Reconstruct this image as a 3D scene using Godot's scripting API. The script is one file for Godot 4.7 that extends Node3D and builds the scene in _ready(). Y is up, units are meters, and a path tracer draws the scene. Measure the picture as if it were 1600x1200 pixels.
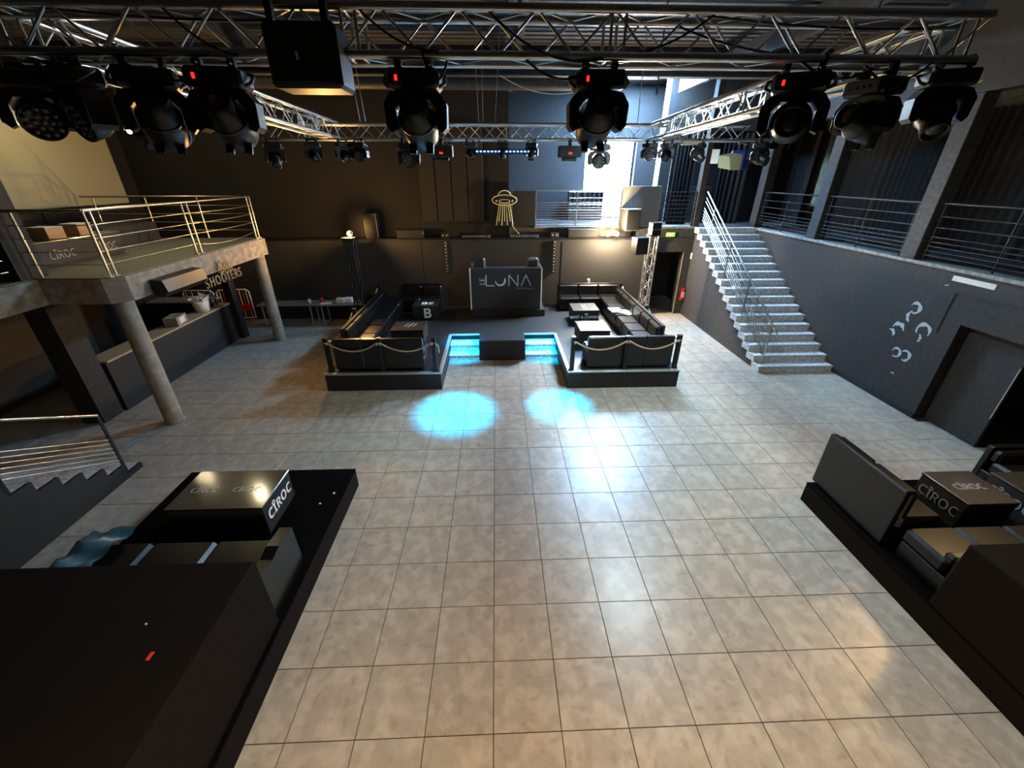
extends Node3D

const T := 0.6                       # side of a floor tile
const MEZZ := 2.86                   # level of the upper floor
const STAGE := 0.43
var taken := {}
var M := {}
var rng := RandomNumberGenerator.new()

# ------------------------------------------------------------------ scene tree helpers
func numbered(called: String) -> String:
	if not taken.has(called):
		taken[called] = 0
		return called
	taken[called] += 1
	return "%s_%03d" % [called, taken[called]]

func tag(o: Node, label: String, category: String, group := "", kind := "") -> Node:
	o.set_meta("label", label)
	o.set_meta("category", category)
	if group != "": o.set_meta("group", group)
	if kind != "": o.set_meta("kind", kind)
	return o

func thing(called: String, label: String, category: String, at := Vector3.ZERO, turn := 0.0, group := "", kind := "") -> Node3D:
	var o := Node3D.new()
	o.name = numbered(called)
	add_child(o)
	o.position = at
	o.rotation.y = turn
	tag(o, label, category, group, kind)
	return o

func start() -> SurfaceTool:
	var st := SurfaceTool.new()
	st.begin(Mesh.PRIMITIVE_TRIANGLES)
	st.set_smooth_group(-1)
	return st

func finish(st: SurfaceTool) -> ArrayMesh:
	st.generate_normals()
	return st.commit()

func put(parent: Node, called: String, mesh: Mesh, material: Material, xf := Transform3D.IDENTITY) -> MeshInstance3D:
	var o := MeshInstance3D.new()
	o.name = called
	o.mesh = mesh
	o.material_override = material
	o.transform = xf
	parent.add_child(o, true)
	return o

func part(parent: Node, called: String, st: SurfaceTool, material: Material) -> MeshInstance3D:
	return put(parent, called, finish(st), material)

func single(called: String, st: SurfaceTool, material: Material, label: String, category: String, group := "", kind := "") -> MeshInstance3D:
	var o := part(self, numbered(called), st, material)
	tag(o, label, category, group, kind)
	return o

func copy_of(o: Node3D, called: String, at: Vector3, turn := 0.0, label := "") -> Node3D:
	var c: Node3D = o.duplicate()
	c.name = numbered(called)
	add_child(c)
	c.position = at
	c.rotation.y = turn
	if label != "": c.set_meta("label", label)
	return c

# ------------------------------------------------------------------ shape helpers
func face(st: SurfaceTool, pts: Array, c: Vector3) -> void:
	var n: Vector3 = (pts[1] - pts[0]).cross(pts[2] - pts[0])
	var mid := Vector3.ZERO
	for p in pts: mid += p
	mid /= pts.size()
	var flip := n.dot(mid - c) > 0.0      # front faces run clockwise
	for k in range(1, pts.size() - 1):
		st.add_vertex(pts[0])
		if flip:
			st.add_vertex(pts[k + 1]); st.add_vertex(pts[k])
		else:
			st.add_vertex(pts[k]); st.add_vertex(pts[k + 1])

func hexa(st: SurfaceTool, v: Array) -> void:      # 8 corners: bottom four, top four
	var c := Vector3.ZERO
	for p in v: c += p
	c /= 8.0
	for f in [[0, 1, 2, 3], [4, 5, 6, 7], [0, 1, 5, 4], [1, 2, 6, 5], [2, 3, 7, 6], [3, 0, 4, 7]]:
		face(st, [v[f[0]], v[f[1]], v[f[2]], v[f[3]]], c)

func bx(st: SurfaceTool, a: Vector3, b: Vector3) -> void:
	hexa(st, [Vector3(a.x, a.y, a.z), Vector3(b.x, a.y, a.z), Vector3(b.x, a.y, b.z), Vector3(a.x, a.y, b.z), Vector3(a.x, b.y, a.z), Vector3(b.x, b.y, a.z), Vector3(b.x, b.y, b.z), Vector3(a.x, b.y, b.z)])

func box_at(st: SurfaceTool, c: Vector3, s: Vector3, basis := Basis.IDENTITY) -> void:
	var h := s * 0.5
	var v := []
	for q in [Vector3(-1, -1, -1), Vector3(1, -1, -1), Vector3(1, -1, 1), Vector3(-1, -1, 1), Vector3(-1, 1, -1), Vector3(1, 1, -1), Vector3(1, 1, 1), Vector3(-1, 1, 1)]:
		v.append(c + basis * (h * q))
	hexa(st, v)

func soft(st: SurfaceTool, a: Vector3, b: Vector3, r: float) -> void:      # box with chamfered edges
	var lo := Vector3(minf(a.x, b.x), minf(a.y, b.y), minf(a.z, b.z))
	var hi := Vector3(maxf(a.x, b.x), maxf(a.y, b.y), maxf(a.z, b.z))
	var c := (lo + hi) * 0.5
	var h := (hi - lo) * 0.5
	r = minf(r, minf(h.x, minf(h.y, h.z)) * 0.95)
	for ax in 3:
		var u := (ax + 1) % 3
		var w := (ax + 2) % 3
		for s in [-1.0, 1.0]:
			var q := []
			for k in [[-1, -1], [1, -1], [1, 1], [-1, 1]]:
				var p := Vector3.ZERO
				p[ax] = s * h[ax]; p[u] = k[0] * (h[u] - r); p[w] = k[1] * (h[w] - r)
				q.append(c + p)
			face(st, q, c)
		for s in [-1.0, 1.0]:
			for t in [-1.0, 1.0]:
				var q := []
				for k in [[-1, 0], [1, 0], [1, 1], [-1, 1]]:
					var p := Vector3.ZERO
					p[ax] = k[0] * (h[ax] - r)
					p[u] = s * (h[u] - (r if k[1] == 1 else 0.0))
					p[w] = t * (h[w] - (0.0 if k[1] == 1 else r))
					q.append(c + p)
				face(st, q, c)
	for sx in [-1.0, 1.0]:
		for sy in [-1.0, 1.0]:
			for sz in [-1.0, 1.0]:
				face(st, [c + Vector3(sx * h.x, sy * (h.y - r), sz * (h.z - r)), c + Vector3(sx * (h.x - r), sy * h.y, sz * (h.z - r)), c + Vector3(sx * (h.x - r), sy * (h.y - r), sz * h.z)], c)

func tube(st: SurfaceTool, pts: Array, r, sides := 8, caps := true) -> void:
	var rings := []
	var n := pts.size()
	var side := Vector3.ZERO
	for k in n:
		var d: Vector3 = (pts[mini(k + 1, n - 1)] - pts[maxi(k - 1, 0)]).normalized()
		if side == Vector3.ZERO: side = d.cross(Vector3.UP if absf(d.y) < 0.9 else Vector3.RIGHT).normalized()
		side = (side - d * side.dot(d)).normalized()
		var up := d.cross(side)
		var rad: float = r[k] if r is Array else r
		var ring := []
		for s in sides:
			var a := TAU * s / sides
			ring.append(pts[k] + (side * cos(a) + up * sin(a)) * rad)
		rings.append(ring)
	st.set_smooth_group(1)
	for k in n - 1:
		var c: Vector3 = (pts[k] + pts[k + 1]) * 0.5
		for s in sides:
			var t := (s + 1) % sides
			face(st, [rings[k][s], rings[k][t], rings[k + 1][t], rings[k + 1][s]], c)
	st.set_smooth_group(-1)
	if caps:
		face(st, rings[0], pts[0] + (pts[1] - pts[0]) * 0.5)
		face(st, rings[n - 1], pts[n - 1] + (pts[n - 2] - pts[n - 1]) * 0.5)

func lathe(st: SurfaceTool, prof: Array, xf := Transform3D.IDENTITY, sides := 20) -> void:      # profile of (radius, height), axis y
	st.set_smooth_group(1)
	for k in prof.size() - 1:
		var a: Vector2 = prof[k]
		var b: Vector2 = prof[k + 1]
		for s in sides:
			var p := TAU * s / sides
			var q := TAU * (s + 1) / sides
			var v := [Vector3(cos(p) * a.x, a.y, sin(p) * a.x), Vector3(cos(q) * a.x, a.y, sin(q) * a.x), Vector3(cos(q) * b.x, b.y, sin(q) * b.x), Vector3(cos(p) * b.x, b.y, sin(p) * b.x)]
			var mid := (p + q) * 0.5
			var along := Vector2(b.x - a.x, b.y - a.y).normalized()
			var out := Vector3(cos(mid) * along.y, -along.x, sin(mid) * along.y)      # outward for a profile that runs upwards on the outside
			var m: Vector3 = (v[0] + v[1] + v[2] + v[3]) / 4.0
			var w := []
			for e in v: w.append(xf * e)
			if a.x < 1e-5: w = [w[0], w[2], w[3]]
			elif b.x < 1e-5: w = [w[0], w[1], w[2]]
			face(st, w, xf * (m - out))
	st.set_smooth_group(-1)

func prism(st: SurfaceTool, poly: PackedVector2Array, xf: Transform3D, depth: float) -> void:      # outline in xy, depth along z
	var idx := Geometry2D.triangulate_polygon(poly)
	var big := 0.0
	for i in poly.size():
		var a := poly[i]
		var b := poly[(i + 1) % poly.size()]
		big += a.x * b.y - b.x * a.y
	var s := signf(big)
	for z in [0.0, depth]:
		for k in range(0, idx.size(), 3):
			var q := []
			for j in 3: q.append(xf * Vector3(poly[idx[k + j]].x, poly[idx[k + j]].y, z))
			face(st, q, (q[0] + q[1] + q[2]) / 3.0 + xf.basis * Vector3(0, 0, 1.0 if z == 0.0 else -1.0))
	for i in poly.size():
		var a := poly[i]
		var b := poly[(i + 1) % poly.size()]
		var out := Vector2(b.y - a.y, a.x - b.x).normalized() * s
		var q := [xf * Vector3(a.x, a.y, 0), xf * Vector3(b.x, b.y, 0), xf * Vector3(b.x, b.y, depth), xf * Vector3(a.x, a.y, depth)]
		var m: Vector3 = (q[0] + q[1] + q[2] + q[3]) / 4.0
		face(st, q, m - xf.basis * Vector3(out.x, out.y, 0))

func box_st(a: Vector3, b: Vector3, r := 0.0) -> SurfaceTool:
	var st := start()
	if r > 0.0: soft(st, a, b, r)
	else: bx(st, a, b)
	return st

func tube_st(pts: Array, r, sides := 8) -> SurfaceTool:
	var st := start()
	tube(st, pts, r, sides)
	return st

func sag(a: Vector3, b: Vector3, drop: float, n := 10) -> Array:
	var out := []
	for k in n + 1:
		var t := float(k) / n
		out.append(a.lerp(b, t) - Vector3(0, drop * 4.0 * t * (1.0 - t), 0))
	return out

func letters(parent: Node, called: String, text: String, height: float, material: Material, xf: Transform3D, bold := false) -> MeshInstance3D:
	var f := SystemFont.new()
	f.font_names = PackedStringArray(["Droid Sans"])
	if bold: f.font_weight = 700
	var t := TextMesh.new()
	t.text = text
	t.font = f
	t.font_size = 64
	t.pixel_size = height / 46.0
	t.depth = 0.004
	t.curve_step = 2.0
	return put(parent, called, t, material, xf)

# ------------------------------------------------------------------ materials
func mat(c: Color, rough := 0.7, metal := 0.0) -> StandardMaterial3D:
	var m := StandardMaterial3D.new()
	m.albedo_color = c
	m.roughness = rough
	m.metallic = metal
	return m

func glow(c: Color, e: float) -> StandardMaterial3D:
	var m := mat(c, 0.5)
	m.emission_enabled = true
	m.emission = c
	m.emission_energy_multiplier = e
	return m

func noise_tex(seed_value: int, freq: float, lo: Color, hi: Color, size := 256, contrast := 1.0) -> ImageTexture:
	var n := FastNoiseLite.new()
	n.seed = seed_value
	n.frequency = freq
	n.fractal_octaves = 5
	var im := n.get_seamless_image(size, size)
	var out := Image.create(size, size, true, Image.FORMAT_RGB8)
	for y in size:
		for x in size:
			var v := clampf((im.get_pixel(x, y).r - 0.5) * contrast + 0.5, 0.0, 1.0)
			out.set_pixel(x, y, lo.lerp(hi, v))
	out.generate_mipmaps()
	return ImageTexture.create_from_image(out)

func grained(c: Color, tex: Texture2D, scale: float, rough: float) -> StandardMaterial3D:
	var m := mat(c, rough)
	m.albedo_texture = tex
	m.uv1_triplanar = true
	m.uv1_world_triplanar = true
	m.uv1_scale = Vector3.ONE * scale
	return m

func tile_texture() -> ImageTexture:
	var a := FastNoiseLite.new()
	a.seed = 5; a.frequency = 0.008; a.fractal_octaves = 4
	var b := FastNoiseLite.new()
	b.seed = 11; b.frequency = 0.014; b.fractal_octaves = 5
	var c := FastNoiseLite.new()
	c.seed = 23; c.frequency = 0.007; c.fractal_octaves = 3
	var s := 768
	var ia := a.get_seamless_image(s, s)
	var ib := b.get_seamless_image(s, s)
	var ic := c.get_seamless_image(s, s)
	var out := Image.create(s, s, true, Image.FORMAT_RGB8)
	for y in s:
		for x in s:
			var va := ia.get_pixel(x, y).r
			var vb := ib.get_pixel(x, y).r
			var vc := ic.get_pixel((x * 2) % s, y).r
			var cloud := smoothstep(0.35, 0.75, va)
			var k := 0.88 + 0.08 * cloud + 0.07 * (vb - 0.5)
			var stain := smoothstep(0.6, 0.9, vc) * 0.07
			var col := Color(k * 1.0, k * (0.975 - 0.02 * vc), k * (0.93 - 0.03 * vc)) * (1.0 - stain)
			out.set_pixel(x, y, col)
	out.generate_mipmaps()
	return ImageTexture.create_from_image(out)

func make_materials() -> void:
	var speck := noise_tex(3, 0.05, Color(0.72, 0.72, 0.72), Color(1, 1, 1), 256, 1.6)
	var stain := noise_tex(8, 0.012, Color(0.74, 0.71, 0.66), Color(1, 1, 1), 384, 1.3)
	M.tile = mat(Color(0.69, 0.665, 0.63), 0.33)
	M.tile.albedo_texture = tile_texture()
	M.tile.vertex_color_use_as_albedo = true
	M.tile.metallic_specular = 0.45
	M.grout = mat(Color(0.11, 0.10, 0.095), 0.95)
	M.black_wall = grained(Color(0.036, 0.035, 0.036), speck, 0.8, 0.75)
	M.dark_wall = grained(Color(0.165, 0.153, 0.143), speck, 0.7, 0.7)
	M.grey_wall = grained(Color(0.235, 0.23, 0.225), speck, 0.7, 0.75)
	M.blue_wall = grained(Color(0.115, 0.12, 0.135), speck, 0.6, 0.7)
	M.cream = grained(Color(0.62, 0.57, 0.45), speck, 0.8, 0.8)
	M.ledge = grained(Color(0.55, 0.56, 0.56), stain, 1.6, 0.7)
	M.concrete = grained(Color(0.60, 0.57, 0.52), stain, 0.9, 0.8)
	M.roof = mat(Color(0.20, 0.19, 0.19), 0.75, 0.0)
	M.steel_beam = grained(Color(0.22, 0.205, 0.20), speck, 0.6, 0.55)
	M.carpet = grained(Color(0.05, 0.047, 0.046), speck, 6.0, 0.95)
	M.mezz_carpet = grained(Color(0.50, 0.475, 0.38), speck, 2.0, 0.9)
	M.box_paint = grained(Color(0.105, 0.085, 0.073), speck, 3.0, 0.8)
	M.stage_black = mat(Color(0.058, 0.056, 0.056), 0.65)
	M.deck = grained(Color(0.11, 0.11, 0.115), speck, 2.5, 0.5)
	M.leather = mat(Color(0.04, 0.038, 0.038), 0.3)
	M.gloss = mat(Color(0.03, 0.03, 0.032), 0.12)
	M.gloss.clearcoat_enabled = true
	M.piping = mat(Color(0.05, 0.048, 0.047), 0.35)
	M.alu = mat(Color(0.80, 0.80, 0.80), 0.32, 1.0)
	M.trim = mat(Color(0.72, 0.72, 0.72), 0.4, 0.7)
	M.steel = mat(Color(0.72, 0.70, 0.66), 0.3, 1.0)
	M.black_metal = mat(Color(0.10, 0.10, 0.105), 0.45, 0.4)
	M.plastic = mat(Color(0.042, 0.042, 0.044), 0.42)
	M.plastic_mid = mat(Color(0.09, 0.09, 0.093), 0.4)
	M.rubber = mat(Color(0.04, 0.04, 0.04), 0.7)
	M.lens = mat(Color(0.03, 0.035, 0.05), 0.06)
	M.lens.clearcoat_enabled = true
	M.chrome = mat(Color(0.85, 0.85, 0.86), 0.12, 1.0)
	M.grille = grained(Color(0.06, 0.06, 0.06), speck, 12.0, 0.6)
	M.rope = mat(Color(0.62, 0.54, 0.41), 0.9)
	M.curtain = mat(Color(0.125, 0.122, 0.122), 0.95)
	M.curtain.metallic_specular = 0.15
	M.step = grained(Color(0.83, 0.82, 0.81), speck, 0.9, 0.55)
	M.white = mat(Color(0.86, 0.86, 0.86), 0.5)
	M.paper = mat(Color(0.80, 0.79, 0.76), 0.85)
	M.print_white = mat(Color(0.88, 0.88, 0.88), 0.5)
	M.print_grey = mat(Color(0.62, 0.62, 0.62), 0.5)
	M.red = mat(Color(0.66, 0.06, 0.07), 0.35)
	M.green = glow(Color(0.55, 0.85, 0.35), 0.7)
	M.neon = mat(Color(0.78, 0.74, 0.55), 0.45)
	M.card = mat(Color(0.66, 0.52, 0.40), 0.85)
	M.teal = mat(Color(0.26, 0.38, 0.42), 0.25)
	M.wood = mat(Color(0.60, 0.54, 0.42), 0.6)
	M.panel = grained(Color(0.19, 0.175, 0.15), speck, 3.0, 0.85)
	M.red_led = glow(Color(1.0, 0.10, 0.06), 2.5)
	M.blue_led = glow(Color(0.45, 0.72, 1.0), 2.0)
	M.off_led = mat(Color(0.70, 0.70, 0.66), 0.3)
	M.warm_bulb = glow(Color(1.0, 0.72, 0.30), 26.0)
	M.cool_tube = glow(Color(1.0, 0.97, 0.95), 9.0)
	M.glass = mat(Color(0.9, 0.95, 1.0, 0.10), 0.05)
	M.glass.transparency = BaseMaterial3D.TRANSPARENCY_ALPHA
	M.beige_cover = mat(Color(0.55, 0.50, 0.41), 0.6)
	M.flood_glass = mat(Color(0.60, 0.56, 0.42), 0.2)
	M.flood_blue = mat(Color(0.08, 0.12, 0.32), 0.35)

# ------------------------------------------------------------------ camera and light
func omni(called: String, at: Vector3, c: Color, e: float, size := 0.06) -> OmniLight3D:
	var l := OmniLight3D.new()
	l.name = called
	l.light_color = c
	l.light_energy = e
	l.light_size = size
	l.omni_range = 40.0
	l.omni_attenuation = 2.0
	l.shadow_enabled = true
	add_child(l)
	l.position = at
	return l

func spot(called: String, at: Vector3, aim: Vector3, c: Color, e: float, angle: float, blend := 0.6, size := 0.05) -> SpotLight3D:
	var l := SpotLight3D.new()
	l.name = called
	l.light_color = c
	l.light_energy = e
	l.light_size = size
	l.spot_range = 40.0
	l.spot_attenuation = 2.0
	l.spot_angle = angle
	l.spot_angle_attenuation = blend
	l.shadow_enabled = true
	add_child(l)
	l.look_at_from_position(at, aim, Vector3.UP if absf((aim - at).normalized().y) < 0.98 else Vector3.FORWARD)
	return l

func area(called: String, at: Vector3, aim: Vector3, c: Color, e: float, size: Vector2) -> AreaLight3D:
	var l := AreaLight3D.new()
	l.name = called
	l.light_color = c
	l.light_energy = e
	l.area_size = size
	l.area_normalize_energy = true
	l.area_range = 40.0
	l.area_attenuation = 2.0
	l.shadow_enabled = true
	add_child(l)
	l.look_at_from_position(at, aim, Vector3.UP if absf((aim - at).normalized().y) < 0.98 else Vector3.RIGHT)
	return l

func camera_and_light() -> void:
	var cam := Camera3D.new()
	cam.name = "camera"
	add_child(cam)
	cam.position = Vector3(0.0958, 4.3551, 1.794)
	cam.basis = Basis(Vector3.UP, -0.0361) * Basis(Vector3.RIGHT, -0.4728) * Basis(Vector3.BACK, 0.0006)
	cam.fov = rad_to_deg(2.0 * atan(600.0 / 638.67))
	cam.near = 0.05
	cam.far = 200.0
	cam.current = true
	var e := Environment.new()
	e.background_mode = Environment.BG_SKY
	var sky := Sky.new()
	var sm := ProceduralSkyMaterial.new()
	sm.sky_top_color = Color(0.80, 0.88, 1.0)
	sm.sky_horizon_color = Color(0.95, 0.97, 1.0)
	sm.ground_bottom_color = Color(0.6, 0.6, 0.6)
	sm.ground_horizon_color = Color(0.85, 0.87, 0.9)
	sm.sky_energy_multiplier = 6.0
	sm.ground_energy_multiplier = 4.0
	sky.sky_material = sm
	e.sky = sky
	e.tonemap_mode = Environment.TONE_MAPPER_LINEAR
	e.tonemap_exposure = 2.0
	e.sdfgi_enabled = true
	e.ssao_enabled = true
	e.ssil_enabled = true
	var we := WorldEnvironment.new()
	we.name = "surroundings"
	we.environment = e
	add_child(we)
	var day := Color(0.57, 0.80, 1.0)
	area("skylight_daylight", Vector3(4.7, 7.05, -13.0), Vector3(4.7, 0.0, -13.0), day, 105.0, Vector2(2.0, 1.4))
	area("window_daylight", Vector3(4.28, 4.2, -14.9), Vector3(4.28, 3.4, -8.0), day, 12.0, Vector2(1.7, 2.4))
	var tube_white := Color(0.82, 0.94, 1.0)
	area("truss_tube_light_down", Vector3(3.12, 5.20, -4.9), Vector3(3.12, 0.0, -4.9), tube_white, 18.0, Vector2(1.7, 0.05))
	area("truss_tube_light_up", Vector3(3.12, 5.31, -4.9), Vector3(3.12, 9.0, -4.9), tube_white, 5.0, Vector2(1.7, 0.05))
	var warm := Color(1.0, 0.76, 0.45)
	var warm_pale := Color(1.0, 0.89, 0.72)
	omni("ledge_lamp_left_light", Vector3(-4.10, 2.86, -10.65), warm, 5.5)
	omni("ledge_lamp_right_light_a", Vector3(3.56, 2.72, -11.48), warm_pale, 7.5)
	omni("ledge_lamp_right_light_b", Vector3(3.84, 2.72, -11.48), warm_pale, 7.5)
	spot("gallery_lamp_light", Vector3(8.25, 4.80, -3.05), Vector3(3.6, 0.0, -0.2), Color(1.0, 0.82, 0.56), 6.0, 60.0, 1.0, 0.22)
	area("end_gallery_lamp_light", Vector3(0.8, 2.44, 1.75), Vector3(0.8, 0.0, -0.6), Color(1.0, 0.85, 0.64), 10.0, Vector2(6.0, 0.25))
	omni("balcony_lamp_light_a", Vector3(-9.3, 5.8, -8.8), Color(1.0, 0.92, 0.72), 1.25, 0.08)
	omni("balcony_lamp_light_b", Vector3(-6.5, 5.05, -7.1), Color(1.0, 0.92, 0.72), 1.2, 0.08)
	var cyan := Color(0.0, 0.70, 1.0)
	spot("floor_beam_left", Vector3(-0.906, 4.54, -7.0), Vector3(-0.81, 0, -5.53), cyan, 165.0, 12.0, 1.0)
	spot("floor_beam_right", Vector3(1.502, 4.54, -7.0), Vector3(1.38, 0, -5.72), cyan, 155.0, 10.0, 1.0)
	spot("step_beam_left", Vector3(-0.371, 4.50, -7.05), Vector3(-0.85, 0.28, -8.5), cyan, 90.0, 10.0, 0.9)
	spot("step_beam_right", Vector3(0.777, 4.50, -7.05), Vector3(1.35, 0.28, -8.45), cyan, 90.0, 10.0, 0.9)

# ------------------------------------------------------------------ shell of the hall
func structure(called: String, a: Vector3, b: Vector3, m: Material, label: String, category := "wall") -> MeshInstance3D:
	return single(called, box_st(a, b), m, label, category, "", "structure")

func tile_mesh(k: int) -> ArrayMesh:
	var st := start()
	var h := T * 0.5 - 0.0035
	var r := 0.002
	var o := Vector2(rng.randf(), rng.randf())
	var sc := 0.36 / T
	var turn := rng.randi() % 4
	var tone := 0.93 + 0.10 * rng.randf()
	var cool := rng.randf_range(-0.012, 0.012)
	st.set_color(Color(tone + cool, tone, tone - cool))
	var q := [Vector3(-h + r, 0, -h + r), Vector3(h - r, 0, -h + r), Vector3(h - r, 0, h - r), Vector3(-h + r, 0, h - r)]
	var e := [Vector3(-h, -r, -h), Vector3(h, -r, -h), Vector3(h, -r, h), Vector3(-h, -r, h)]
	var d := [Vector3(-h, -0.008, -h), Vector3(h, -0.008, -h), Vector3(h, -0.008, h), Vector3(-h, -0.008, h)]
	var quads := [[q[0], q[1], q[2], q[3]]]
	for i in 4:
		var j := (i + 1) % 4
		quads.append([q[i], q[j], e[j], e[i]])
		quads.append([e[i], e[j], d[j], d[i]])
	for f in quads:
		var n: Vector3 = (f[1] - f[0]).cross(f[2] - f[0])
		var mid: Vector3 = (f[0] + f[1] + f[2] + f[3]) / 4.0
		var order := [0, 1, 2, 0, 2, 3] if n.dot(mid + Vector3(0, 0.1, 0)) < 0 else [0, 2, 1, 0, 3, 2]
		for i in order:
			var p: Vector3 = f[i]
			var uv := Vector2(p.x, p.z).rotated(turn * PI / 2)
			st.set_uv(uv * sc + o)
			st.add_vertex(p)
	return finish(st)

func lay_floor() -> void:
	var fl := thing("floor", "large grey-beige tiled dance floor with dark joints", "floor", Vector3.ZERO, 0, "", "structure")
	part(fl, "screed", box_st(Vector3(-11.2, -0.25, -16.0), Vector3(11.4, -0.0045, 4.2)), M.grout)
	var kinds := []
	for k in 22: kinds.append(tile_mesh(k))
	var cam: Camera3D = get_node("camera")
	var inv := cam.global_transform.affine_inverse()
	var seen := []
	var rest := start()
	var covered := [Rect2(-4.55, -3.25, 2.4, 6.5), Rect2(4.7, -2.7, 4.0, 6.0), Rect2(-3.7, -11.9, 2.4, 5.3), Rect2(1.75, -11.9, 2.4, 5.3), Rect2(-1.3, -11.9, 3.1, 2.9), Rect2(6.55, -12.0, 1.8, 4.8)]
	var others := []
	for i in range(-18, 18):
		for j in range(-5, 24):
			var c := Vector3((i + 0.5) * T, 0, -(j + 0.5) * T)
			if c.x > 8.4 and (c.z < -5.0 or c.z > -2.7): continue
			if c.z < -12.0 and (c.x < 4.6 or c.x > 7.0): continue
			var v := inv * c
			var px := 800.0 + 638.67 * v.x / -v.z
			var py := 600.0 - 638.67 * v.y / -v.z
			var hidden := false
			for r in covered:
				if r.has_point(Vector2(c.x, c.z)): hidden = true
			if v.z > -0.2 or px < -30 or px > 1630 or py > 1230 or hidden or c.x < -9.0: others.append(c)
			else: seen.append([-v.z, c])
	seen.sort_custom(func(a, b): return a[0] < b[0])
	for k in seen.size():
		var kind: ArrayMesh = kinds[rng.randi() % kinds.size()]
		if k < 300: put(fl, "tile", kind, M.tile, Transform3D(Basis.IDENTITY, seen[k][1]))
		else: rest.append_from(kind, 0, Transform3D(Basis.IDENTITY, seen[k][1]))
	for c in others: rest.append_from(kinds[rng.randi() % kinds.size()], 0, Transform3D(Basis.IDENTITY, c))
	var far := put(fl, "far_tiles", rest.commit(), M.tile)
	far.set_meta("kind", "stuff")

func curtain(label: String, a: Vector3, b: Vector3, height: float, group: String, depth := 0.07, pitch := 0.19) -> void:
	var along := b - a
	var n := int(along.length() / 0.035)
	var dir := along.normalized()
	var nor := Vector3(-dir.z, 0, dir.x)
	var st := start()
	st.set_smooth_group(1)
	var prev := []
	for k in n + 1:
		var t := along.length() * k / n
		var w := sin(t * TAU / pitch + 2.2 * sin(t * 2.3) + 1.1 * sin(t * 5.7)) * depth * (0.32 + 0.22 * sin(t * 3.7 + 1.0)) + 0.03 * sin(t * 1.7)
		var p := a + dir * t + nor * w
		var q := p + nor * 0.006
		var cur := [p, p + Vector3(0, height, 0), q, q + Vector3(0, height, 0)]
		if k > 0:
			face(st, [prev[0], cur[0], cur[1], prev[1]], p + nor)
			face(st, [prev[2], cur[2], cur[3], prev[3]], p - nor)
		prev = cur
	var o := thing("curtain", label, "curtain", Vector3.ZERO, 0, group)
	part(o, "cloth", st, M.curtain)
	part(o, "curtain_rail", tube_st([a + Vector3(0, height + 0.02, 0), b + Vector3(0, height + 0.02, 0)], 0.018), M.black_metal)

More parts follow.
